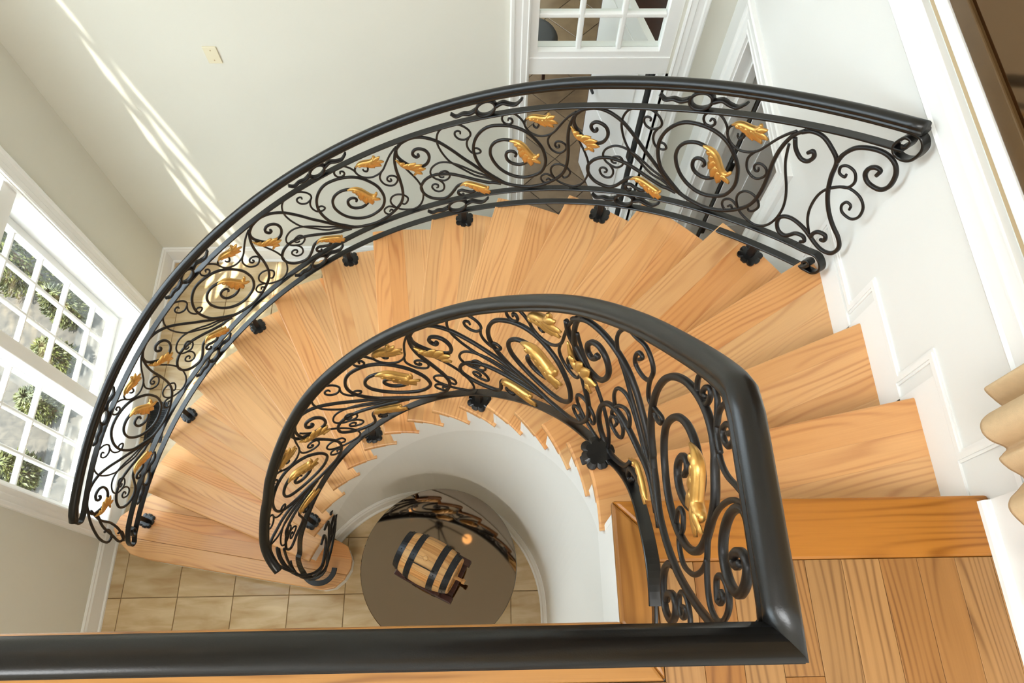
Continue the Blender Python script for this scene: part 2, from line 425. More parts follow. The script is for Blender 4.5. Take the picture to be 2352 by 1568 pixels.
window_unit('window_2', 1.043, 1.658, 0.28, 1.73, (1.225, 1.441), rowz, 'lower near casement of the tall stair window, white muntins')
up = [2.45, 3.0, 3.55, 4.1, 4.65, 5.2, 5.75, 6.25]
window_unit('window_3', 1.748, 2.381, 1.88, 6.68, (1.989, 2.20), up, 'upper far light of the tall stair window')
window_unit('window_4', 1.043, 1.658, 1.88, 6.68, (1.225, 1.441), up, 'upper near light of the tall stair window')
window_unit('added_window', WIN2[0] + .05, WIN2[1] - .05, WIN2[2] + .05, WIN2[3] - .05, (-1.5, -0.9), (4.7, 5.3), 'added unseen window letting daylight onto the landing')
tr = struct(make('trim_1', MB().box((XL - 0.2, WIN[0], 1.745), (XL - 0.02, WIN[1], 1.86)).vf, MAT['trim_white']), 'white transom bar of the tall stair window')
struct(bevel(make('trim_2', box((XG - 0.03, 1.66, 0.23), (XL - 0.09, 1.746, 6.74)), MAT['trim_white']), 0.006), 'white mullion post between the casements')
struct(bevel(make('trim_3', box((XL - 0.2, WIN[0], 0.185), (XL + 0.045, WIN[1] + 0.0, 0.225)), MAT['trim_white']), 0.01), 'white window stool')
struct(make('trim_4', MB().box((XL - 0.215, WIN[1] - 0.008, 0.2), (XL, WIN[1] + 0.002, 6.75)).box((XL - 0.215, WIN[0] - 0.002, 0.2), (XL, WIN[0] + 0.008, 6.75)).vf, MAT['trim_white']), 'white reveal boards of the tall window')
wc = struct(make('trim_5', box((XL - 0.0, WIN[0], 0.14), (XL + 0.02, WIN[1], 0.19)), MAT['trim_white']), 'window casing')
casing(wc, [((XL, WIN[1] + 0.105, 0.19), (XL, WIN[1] + 0.105, 6.85), (0, -1, 0), (1, 0, 0), 0, 0),
            ((XL, WIN[0] - 0.105, 0.19), (XL, WIN[0] - 0.105, 6.85), (0, 1, 0), (1, 0, 0), 0, 0)])

# ---- back doorway with transom
d1 = struct(make('door_1', MB().box((0.193, YB - 0.002, 1.96), (0.97, YB + 0.10, 2.075)).box((0.193, YB + 0.005, 2.06), (0.97, YB + 0.085, 2.115))
            .box((0.193, YB + 0.005, 2.115), (0.237, YB + 0.08, 2.75)).box((0.903, YB + 0.005, 2.115), (0.97, YB + 0.08, 2.75)).vf, MAT['trim_white']), 'white cased doorway with a glazed transom')
for x in (0.461, 0.680): bevel(make('muntin', box((x - 0.014, YB + 0.02, 2.115), (x + 0.014, YB + 0.065, 2.75)), MAT['trim_white'], d1), 0.007, 2)
for z in (2.335, 2.555): bevel(make('muntin', box((0.237, YB + 0.021, z - 0.014), (0.903, YB + 0.064, z + 0.014)), MAT['trim_white'], d1), 0.007, 2)
xs = [0.237, 0.461, 0.680, 0.903]; zs = [2.115, 2.335, 2.555, 2.75]
for i in range(3):
    for j in range(3): make('pane', box((xs[i], YB + 0.041, zs[j]), (xs[i + 1], YB + 0.044, zs[j + 1])), MAT['pane_glass'], d1)
casing(d1, [((0.086, YB, 0), (0.086, YB, 2.86), (1, 0, 0), (0, -1, 0), 0, 1), ((1.095, YB, 0), (1.095, YB, 2.86), (-1, 0, 0), (0, -1, 0), 0, 1),
            ((0.086, YB, 2.86), (1.095, YB, 2.86), (0, 0, -1), (0, -1, 0), 1, 1)])
make('jamb', MB().box((0.185, YB, 0), (0.197, YB + 0.15, 1.96)).box((0.966, YB, 0), (0.985, YB + 0.15, 1.96)).box((0.94, YB + 0.05, 0), (0.968, YB + 0.09, 1.96)).vf, MAT['trim_white'], d1)
# open leaf swung into the far room
hx, hy = 0.945, YB + 0.165; ex, ey = 0.735, 4.02
dv = Vector((ex - hx, ey - hy)); Lw = dv.length; ang = atan2(dv.y, dv.x)
def leafpart(name, a, b_, mat, bev=0.0):
    o = make(name, box(a, b_), MAT[mat], d1, loc=(hx, hy, 0), rotz=ang)
    if bev: bevel(o, bev)
    return o
leafpart('door_leaf', (0.012, -0.02, 0.01), (Lw - 0.012, 0.02, 1.95), 'trim_white')
leafpart('lock_edge', (Lw - 0.0118, -0.019, 0.012), (Lw, 0.019, 1.948), 'dark_wood')
for (x0, x1, z0, z1) in ((0.12, Lw - 0.12, 0.25, 0.85), (0.12, Lw - 0.12, 1.0, 1.8)):
    leafpart('panel', (x0, 0.0195, z0), (x1, 0.027, z1), 'trim_white', 0.006)
leafpart('hinge_gap_shade', (0.0, -0.018, 0.012), (0.0119, 0.018, 1.948), 'black_metal')  # solid black strip stands in for the shade between leaf and jamb
for z in (0.25, 1.05, 1.8): bevel(leafpart('hinge', (-0.012, 0.005, z - 0.05), (0.035, 0.03, z + 0.05), 'black_metal'), 0.006)
lev = MB().add(lathe([(0.026, 0), (0.026, 0.008), (0.012, 0.012), (0.012, 0.045)], 16)).box((-0.012, -0.01, 0.035), (0.115, 0.01, 0.05))
lm = Matrix.Translation((Lw - 0.06, 0.02, 1.0)) @ Matrix.Rotation(-pi / 2, 4, 'X') @ Matrix.Rotation(pi, 4, 'Z')
make('lever_handle', xform(lev.vf, lm), MAT['black_metal'], d1, loc=(hx, hy, 0), rotz=ang)

# ---- far room behind the doorway
struct(make('wall_far', MB().box((-0.9, 6.6, -0.1), (2.6, 6.75, 3.0)).box((1.7, YB + 0.15, -0.1), (1.85, 6.6, 3.0)).box((-0.9, YB + 0.15, -0.1), (-0.75, 4.9, 3.0)).box((-0.9, 4.9, -0.1), (-0.75, 6.6, 0.3)).vf, MAT['wall_paint']))
struct(make('ceiling_far', box((-0.9, YB + 0.15, 3.0), (1.85, 6.75, 3.1)), MAT['ceiling_paint']))
ff = struct(make('floor_far', box((-0.9, YB, -0.12), (1.85, 6.75, -0.004)), MAT['dark_tile_grout']))
bt = tile_mesh(0.394, 0.394, MAT['brown_tile'])
cx, cy = 0.52, 4.33
for i in range(-9, 9):
    for j in range(-9, 9):
        x = cx + (i - j) * 0.4 * 0.7071; y = cy + (i + j) * 0.4 * 0.7071
        if -0.6 < x < 1.45 and YB + 0.29 < y < 6.3:
            o = bpy.data.objects.new('tile', bt); put(o, ff, (x, y, 0), pi / 4 + rng.choice([0, pi / 2, pi]))
struct(make('trim_6', box((0.2, YB - 0.005, -0.004), (0.965, YB + 0.3, 0.004)), MAT['brown_tile']), 'brown stone threshold in the back doorway')
st = thing('round_stool', 'dark round upholstered stool behind the transom glass', 'stool', (0.33, 4.98, 0))
make('seat', lathe([(0.20, 0.40), (0.22, 0.42), (0.225, 0.46), (0.21, 0.49), (0.17, 0.50)], 40, (0.33, 4.98, 0)), MAT['dark_upholstery'], st, True)
for a in range(4):
    p = pol(Vector((0.33, 4.98)), 0.16, 45 + 90 * a)
    make('leg', lathe([(0.014, 0), (0.02, 0.41)], 10, (p.x, p.y, 0)), MAT['dark_wood'], st, True)
cab = thing('wooden_cabinet', 'tall dark brown wooden cabinet in the room behind the doorway', 'cabinet', (1.35, 5.5, 0))
bevel(make('body', box((1.12, 5.0, 0.0), (1.68, 6.3, 2.0)), MAT['dark_wood'], cab), 0.01)
for y0 in (5.03, 5.67): bevel(make('cabinet_door', box((1.10, y0, 0.12), (1.12, y0 + 0.6, 1.94)), MAT['dark_wood'], cab), 0.006)
ex1 = thing('panel_screen', 'dark brown wooden door standing beyond the open white door', 'door', (0.62, 6.2, 0))
bevel(make('leaf', box((0.62, 6.1, 0.02), (1.06, 6.15, 2.2)), MAT['dark_wood'], ex1), 0.006)
bevel(make('door_frame', MB().box((0.54, 6.08, 0), (0.62, 6.2, 2.28)).box((1.06, 6.08, 0), (1.1, 6.2, 2.28)).vf, MAT['trim_white'], ex1), 0.006)

# ---- doorway in the right wall
d2 = struct(make('door_2', MB().box((XW, DR[0], DR[3] - 0.012), (XW + 0.15, DR[1], DR[3])).box((XW, DR[1] - 0.012, 0), (XW + 0.166, DR[1], DR[3] - 0.0125)).box((XW, DR[0], 0), (XW + 0.15, DR[0] + 0.012, DR[3] - 0.0125))
            .box((XW + 0.06, DR[1] - 0.03, 0), (XW + 0.10, DR[1] - 0.012, DR[3] - 0.012)).vf, MAT['trim_white']), 'white cased doorway in the right wall under the stairs')
casing(d2, [((XW, DR[1] + 0.107, 0), (XW, DR[1] + 0.107, DR[3] + 0.107), (0, -1, 0), (-1, 0, 0), 0, 1), ((XW, DR[0] - 0.107, 0), (XW, DR[0] - 0.107, DR[3] + 0.107), (0, 1, 0), (-1, 0, 0), 0, 1),
            ((XW, DR[0] - 0.107, DR[3] + 0.107), (XW, DR[1] + 0.107, DR[3] + 0.107), (0, 0, -1), (-1, 0, 0), 1, 1)])
bevel(make('door_leaf', box((XW + 0.175, DR[1] - 0.055, 0.01), (XW + 0.95, DR[1] - 0.015, DR[3] - 0.02)), MAT['trim_white'], d2), 0.003)
for (x0, x1, z0, z1) in ((XW + 0.3, XW + 0.85, 0.25, 0.95), (XW + 0.3, XW + 0.85, 1.1, 2.35)):
    bevel(make('panel', box((x0, DR[1] - 0.062, z0), (x1, DR[1] - 0.0549, z1)), MAT['trim_white'], d2), 0.005)
make('hinge_gap_shade', box((XW + 0.1665, DR[1] - 0.05, 0.01), (XW + 0.1749, DR[1] - 0.02, DR[3] - 0.02)), MAT['black_metal'], d2)  # shade of the hinge side opening, put in as a black strip
for z in (0.3, 0.9, 1.55, 2.2): bevel(make('hinge', box((XW + 0.158, DR[1] - 0.066, z - 0.045), (XW + 0.19, DR[1] - 0.05, z + 0.045)), MAT['black_metal'], d2), 0.006)
struct(make('wall_side_room', MB().box((XW + 0.15, 1.2, -0.12), (2.6, 1.3, 2.8)).box((2.5, 1.3, -0.12), (2.6, 3.06, 2.8)).box((XW + 0.15, 3.0, -0.12), (2.5, 3.06, 2.8)).vf, MAT['tan_wall']))
struct(make('floor_side_room', box((XW + 0.0, 1.3, -0.12), (2.5, 3.0, 0.0)), MAT['tan_wall']))
struct(make('ceiling_side_room', box((XW + 0.15, 1.2, 2.8), (2.6, 3.06, 2.9)), MAT['ceiling_paint']))

# ---- right wall: stepped bead following the stairs, belt moulding above
bead = [(0, -0.016), (0.010, -0.016), (0.014, -0.008), (0.006, 0.0), (0.014, 0.008), (0.010, 0.016), (0, 0.016)]
zig = [(-1.5, 3.36), (0.505, 3.36), (0.505, 3.165), (0.80, 3.165), (0.80, 2.975), (1.137, 2.975), (1.137, 2.80), (1.50, 2.80), (1.50, 2.56)]
def zig_mesh(hw, d0, d1):
    # offset polyline up-right / down-left by hw with mitres
    n = len(zig); L_ = []; R_ = []
    for i in range(n):
        dirs = []
        if i > 0: dirs.append(Vector((zig[i][0] - zig[i - 1][0], zig[i][1] - zig[i - 1][1])).normalized())
        if i < n - 1: dirs.append(Vector((zig[i + 1][0] - zig[i][0], zig[i + 1][1] - zig[i][1])).normalized())
        nn = sum((Vector((-d.y, d.x)) for d in dirs), Vector((0, 0)))
        if len(dirs) == 2: pass
        L_.append(Vector(zig[i]) + nn * hw); R_.append(Vector(zig[i]) - nn * hw)
    v = []; f = []
    for i in range(n):
        for (q, d) in ((L_[i], d0), (L_[i], d1), (R_[i], d1), (R_[i], d0)): v.append((XW - d, q.x, q.y))
    for i in range(n - 1):
        for q in range(4): f.append((4 * i + q, 4 * i + (q + 1) % 4, 4 * i + 4 + (q + 1) % 4, 4 * i + 4 + q))
    f += [(0, 1, 2, 3), (4 * n - 4, 4 * n - 1, 4 * n - 2, 4 * n - 3)]
    return v, f
mb = MB().add(zig_mesh(0.016, -0.002, 0.005)).add(zig_mesh(0.008, 0.004, 0.009))
struct(make('trim_7', mb.vf, MAT['trim_white']), 'stepped white wall bead following the stairs on the right wall')
belt = [(0, 0), (0.012, 0.004), (0.018, 0.014), (0.012, 0.024), (0.012, 0.07), (0.016, 0.075), (0.016, 0.082), (0.012, 0.086), (0.012, 0.125), (0.02, 0.13), (0.02, 0.14), (0, 0.14)]
struct(sw_path([(XW, YB - 0.001, 3.445), (XW, 0.0, 3.445)], belt, 'trim_8'), 'white belt moulding high on the right wall')
struct(sw_path([(XW, 0.372, H), (XW, YN, H)], BASE, 'baseboard_landing'))
struct(sw_path([(XW - 0.018, 0.372, H), (XW - 0.018, YN, H)], [(0, 0), (0.02, 0), (0.018, 0.012), (0.012, 0.02), (0, 0.024)], 'trim_9'), 'white shoe moulding along the landing floor')
# skirt board of the stairs on the right wall
sk = []
def wall_y(k):
    d = (pol(CO, RO, TH[k]) - pol(CI, RI, TH[k])); p = pol(CI, RI, TH[k]); t = (XW - p.x) / d.x; return p.y + d.y * t
mb = MB()
for k in range(1, 4):
    y0 = wall_y(k) + 0.0; y1 = wall_y(k - 1) - 0.02
    mb.box((XW - 0.008, y1, zk(k) - 0.2), (XW, y0 + 0.02, zk(k) + 0.115))
struct(make('trim_10', mb.vf, MAT['trim_white']), 'white stepped skirt board on the right wall')

# ---- upper floor
fu = struct(make('floor_upper', MB().box((XL, YN, H - 0.30), (XW, 0.075, H - 0.02)).box((0.31, 0.075, H - 0.30), (XW, 0.355, H - 0.02)).vf, MAT['trim_white']))
def plank(poly, z, th, mat, parent, name='plank', axis=None, bev=0.0012, edge=None):
    """poly: world 2D points; axis: grain direction"""
    c = sum(poly, Vector((0, 0))) / len(poly); a = atan2(axis[1], axis[0]); R = Matrix.Rotation(-a, 2)
    loc = [R @ (p - c) for p in poly]
    o = make(name, prism(loc, -th, 0), MAT[mat], parent, loc=(c.x, c.y, z), rotz=a)
    if edge:
        # round only the exposed edges (edge(p, q) -> True)
        me = o.data; at_ = me.attributes.new('bevel_weight_edge', 'FLOAT', 'EDGE'); Ri = Matrix.Rotation(a, 2)
        W_ = [Ri @ Vector(v.co[:2]) + c for v in me.vertices]
        for e in me.edges:
            i, j = e.vertices
            if abs(me.vertices[i].co.z - me.vertices[j].co.z) < 1e-6 and edge(W_[i], W_[j]): at_.data[e.index].value = 1.0
        m_ = o.modifiers.new('bevel', 'BEVEL'); m_.width = bev; m_.segments = 2; m_.limit_method = 'WEIGHT'
    elif bev: bevel(o, bev, 2, 50)
    return o
V2 = lambda *a: Vector(a)
ye, xe = 0.108, 0.281
plank([V2(xe, 0.389), V2(XW - 0.004, 0.389), V2(XW - 0.004, 0.239), V2(0.3735, 0.239), V2(0.3735, 0.30)], H, 0.03, 'oak_border', fu, 'nosing_board', (1, 0), 0.008)
plank([V2(xe, 0.3885), V2(0.373, 0.2995), V2(0.373, -0.0195), V2(xe, 0.107)], H, 0.03, 'oak_border', fu, 'nosing_board', (0, 1), 0.008)
plank([V2(XL, ye), V2(xe, ye), V2(0.3728, -0.0205), V2(XL, -0.0205)], H, 0.03, 'oak_border', fu, 'nosing_board', (1, 0), 0.008)
rp = random.Random(5)
x = 0.3735; widths = []
xl = [0.3735, 0.465, 0.5555, 0.646, 0.736, 0.826, 0.918, 1.010, 1.103, 1.193, XW - 0.004]
ends = [-0.35, -0.75, -0.2, -0.016, -0.9, -0.5, -1.1, -0.65, -1.3, -0.8]
for i in range(len(xl) - 1):
    y = 0.2385; e = ends[i]
    while y > YN + 0.02:
        e = max(e, YN)
        plank([V2(xl[i], e), V2(xl[i + 1] - 0.0008, e), V2(xl[i + 1] - 0.0008, y), V2(xl[i], y)], H, 0.02, 'oak_floor', fu, 'plank', (0, 1))
        y = e - 0.0008; e = y - rp.uniform(0.7, 1.4)
x = 0.3735
while x > XL + 0.01:
    x2 = max(x - 0.0915, XL); plank([V2(x2, YN), V2(x - 0.0008, YN), V2(x - 0.0008, -0.0215), V2(x2, -0.0215)], H, 0.02, 'oak_floor', fu, 'plank', (0, 1)); x = x2

# ================================================================== STAIRCASE
stair = thing('staircase', 'curved oak staircase with white risers and inner wall', 'staircase', (-0.48, 0.36, 0))
def outer_pt(k, th=None, r=RO):
    t = TH[k] if th is None else th
    p = pol(CO, r, t)
    if p.x > XW - 0.004:
        q = pol(CI, RI, t); d = p - q; p = q + d * ((XW - 0.004 - q.x) / d.x)
    return p
def nose_line(k):
    a = pol(CI, RI, TH[k]); b_ = outer_pt(k); d = (b_ - a).normalized(); n = Vector((-d.y, d.x))   # n points downhill (increasing angle)
    return a, b_, d, n
def outer_arc(t0, t1, n=10, r=RO):
    out = []
    for i in range(n + 1):
        t = t0 + (t1 - t0) * i / n; p = pol(CO, r, t)
        if p.x > XW - 0.004:
            q = pol(CI, RI, t); d = p - q; p = q + d * ((XW - 0.004 - q.x) / d.x)
        out.append(p)
    return out
TT = 0.032
for k in range(1, 16):
    z = zk(k)
    a0, b0, d0, n0 = nose_line(k); a1, b1, d1_, n1 = nose_line(k - 1)
    tb = TH[k - 1] - 1.2
    inner = [pol(CI, RI, TH[k] + (TH[k - 1] - 3.0 - TH[k]) * i / 8) for i in range(9)]
    outer = outer_arc(TH[k], TH[k - 1] - 2.2, 10)
    full = inner + outer[::-1]                       # inner front->back then outer back->front
    full = clip(full, a1 - n1 * 0.045, n1)           # stop behind the next riser
    c = (a0 + b0) / 2
    core = make('tread', prism([p + (c - p).normalized() * 0.006 for p in full], z - TT, z - 0.013), MAT['oak_tread'], stair)
    # planks parallel to the nosing
    dmax = max((p - a0).dot(-n0) for p in full)
    rr = random.Random(100 + k); cuts = [0.0]
    while cuts[-1] < dmax - 0.05: cuts.append(cuts[-1] + rr.uniform(0.07, 0.115))
    cuts[-1] = dmax + 0.01
    for i in range(len(cuts) - 1):
        lo, hi = cuts[i], cuts[i + 1]
        po = clip(clip(full, a0 - n0 * (lo + (0.00012 if i else -1)), -n0), a0 - n0 * (hi - 0.00012), n0)
        if len(po) < 3: continue
        onin = lambda p_, q_: abs((p_ - CI).length - RI) < 0.003 and abs((q_ - CI).length - RI) < 0.003
        nose = lambda p_, q_: abs((p_ - a0).dot(n0)) < 0.002 and abs((q_ - a0).dot(n0)) < 0.002
        if i == 0: plank(po, z, TT, 'oak_tread', core, 'plank', d0, 0.007, lambda p_, q_: onin(p_, q_) or nose(p_, q_))
        else: plank(po, z, 0.0128, 'oak_tread', core, 'plank', d0, 0.006, onin)
    # tongue of the return nosing past the next riser
    n = 10; t0, t1 = TH[k - 1] + 1.0, TH[k - 1] - 3.4
    ring = [pol(CI, RI, t0 + (t1 - t0) * i / n) for i in range(n + 1)] + [pol(CI, RI + 0.0298, t0 + (t1 - t0) * i / n) for i in range(n, -1, -1)]
    ring = clip(ring, a1 - n1 * 0.0452, -n1)
    if len(ring) > 3: plank(ring, z, TT, 'oak_tread', core, 'return_nosing', d0, 0.006, lambda p_, q_: True if onin(p_, q_) else False)
# bottom curtail step
curt = [(-2.253, 0.715), (-1.123, 0.510), (-1.05, 0.522), (-0.991, 0.573), (-0.955, 0.64), (-0.950, 0.70), (-0.979, 0.776), (-1.052, 0.818), (-1.11, 0.83)]
curt = [V2(*p) for p in curt]
tail = [pol(CI, 0.80, t) for t in (154, 150, 147)] + [outer_pt(0, t) for t in (150, 154, 158)]
oend = [V2(-2.40, 1.06), V2(-2.485, 0.995), V2(-2.513, 0.915), V2(-2.475, 0.842), V2(-2.375, 0.753)]
full16 = curt + [pol(CI, 0.78, 152), pol(CI, 0.79, 146.8 - 2)] + [outer_pt(0, t) for t in (146.8 - 1, 151, 155.5)] + oend
full16 = [Vector((p.x, p.y)) for p in full16]
a16 = V2(-1.123, 0.510); d16 = (V2(-2.253, 0.715) - a16).normalized(); n16 = Vector((d16.y, -d16.x))
if n16.dot(V2(0, 1)) < 0: n16 = -n16
core = make('tread', prism([p + (V2(-1.6, 0.85) - p).normalized() * 0.008 for p in full16], zk(16) - TT, zk(16) - 0.013), MAT['oak_tread'], stair)
for i, (lo, hi) in enumerate(((-0.05, 0.115), (0.1154, 0.21), (0.2104, 0.31), (0.3104, 0.9))):
    po = clip(clip(full16, a16 + n16 * lo, n16), a16 + n16 * hi, -n16)
    if len(po) > 2: plank(po, zk(16), TT if i < 2 else 0.0128, 'oak_tread', core, 'plank', d16, 0.006 if i < 2 else 0.0)
# risers (white), set back under the nosings
for k in range(0, 16):
    a, b_, d, n = nose_line(k); a = pol(CI, RI + 0.014, TH[k]); b2 = outer_pt(k, None, RO - 0.02)
    poly = [a - n * 0.026, b2 - n * 0.026, b2 - n * 0.042, a - n * 0.042]
    make('riser', prism(poly, zk(k + 1) - 0.001, zk(k) - TT + (0.0 if k else 0.002)), MAT['trim_white'], stair)
rs = [p + (V2(-1.6, 0.82) - p).normalized() * 0.02 for p in full16]
make('riser', prism(rs, 0.0, zk(16) - TT), MAT['trim_white'], stair)
# inner curved wall, stepped under the treads
RWI = RI + 0.022
mb = MB()
def curved(mb, R0, R1, t0, t1, zb, zt, c=CI, n=4):
    for i in range(n):
        ta, tb2 = t0 + (t1 - t0) * i / n, t0 + (t1 - t0) * (i + 1) / n
        p = [pol(c, R0, ta), pol(c, R0, tb2), pol(c, R1, tb2), pol(c, R1, ta)]
        zb0, zb1 = (zb(ta), zb(tb2)) if callable(zb) else (zb, zb)
        v = [(p[0].x, p[0].y, zb0), (p[1].x, p[1].y, zb1), (p[2].x, p[2].y, zb1), (p[3].x, p[3].y, zb0)] + [(q.x, q.y, zt) for q in p]
        mb.add((v, [(0, 3, 2, 1), (4, 5, 6, 7), (0, 1, 5, 4), (1, 2, 6, 5), (2, 3, 7, 6), (3, 0, 4, 7)]))
sk_ = MB()
for k in range(1, 16):
    t1, t0 = TH[k] - 2.0, TH[k - 1] - 2.0
    curved(mb, RWI, RWI + 0.10, t0, t1, 0.0, zk(k) - TT)
    curved(sk_, RWI - 0.007, RWI, t0, t1, lambda t: max(0.0, zn(t) - 0.36), zk(k) - TT)
curved(mb, RWI, RWI + 0.10, 0.0, TH[0] - 2.0 + 0.001, 0.0, H - 0.035, n=1)
make('inner_wall', mb.box((CI.x + RWI, 0.05, 0), (CI.x + RWI + 0.1, CI.y + 0.002, H - 0.032)).vf, MAT['white_paint'], stair)
make('skirt_board', sk_.box((CI.x + RWI - 0.007, 0.075, H - 0.34), (CI.x + RWI + 0.001, CI.y + 0.002, H - 0.032)).vf, MAT['trim_white'], stair)
path = [Vector((CI.x + RWI, 0.0, 0)), Vector((CI.x + RWI, 0.2, 0))] + [Vector((*pol(CI, RWI, t), 0)) for t in [2.5 * i for i in range(0, 62)]]
BB = [(0, 0), (-0.030, 0), (-0.030, 0.02), (-0.020, 0.03), (-0.020, 0.12), (-0.013, 0.135), (-0.013, 0.15), (-0.004, 0.165), (0, 0.165)]
make('wall_base', sweep(path, BB), MAT['trim_white'], stair)
# outer string and the soffit below the flight
mb = MB()
for k in range(4, 16):
    t1, t0 = TH[k] - 0.9, TH[k - 1] - 0.9
    curved(mb, RO - 0.045, RO - 0.018, t0, t1, lambda t: max(0.0, zn(t) - 0.36), zk(k) - TT, CO)
make('outer_string', mb.vf, MAT['trim_white'], stair)
v = []; f = []
tl = [2 + 2.5 * i for i in range(0, 62)]
for t in tl:
    zz = max(0.01, zn(t) - 0.34); p = pol(CI, RWI + 0.05, t); q = outer_pt(0, t, RO - 0.03)
    v += [(p.x, p.y, zz), (q.x, q.y, zz), (p.x, p.y, zz + 0.02), (q.x, q.y, zz + 0.02)]
for i in range(len(tl) - 1):
    a = 4 * i; f += [(a, a + 1, a + 5, a + 4), (a + 2, a + 6, a + 7, a + 3), (a, a + 4, a + 6, a + 2), (a + 1, a + 3, a + 7, a + 5)]
make('soffit', (v, f), MAT['wall_paint'], stair)

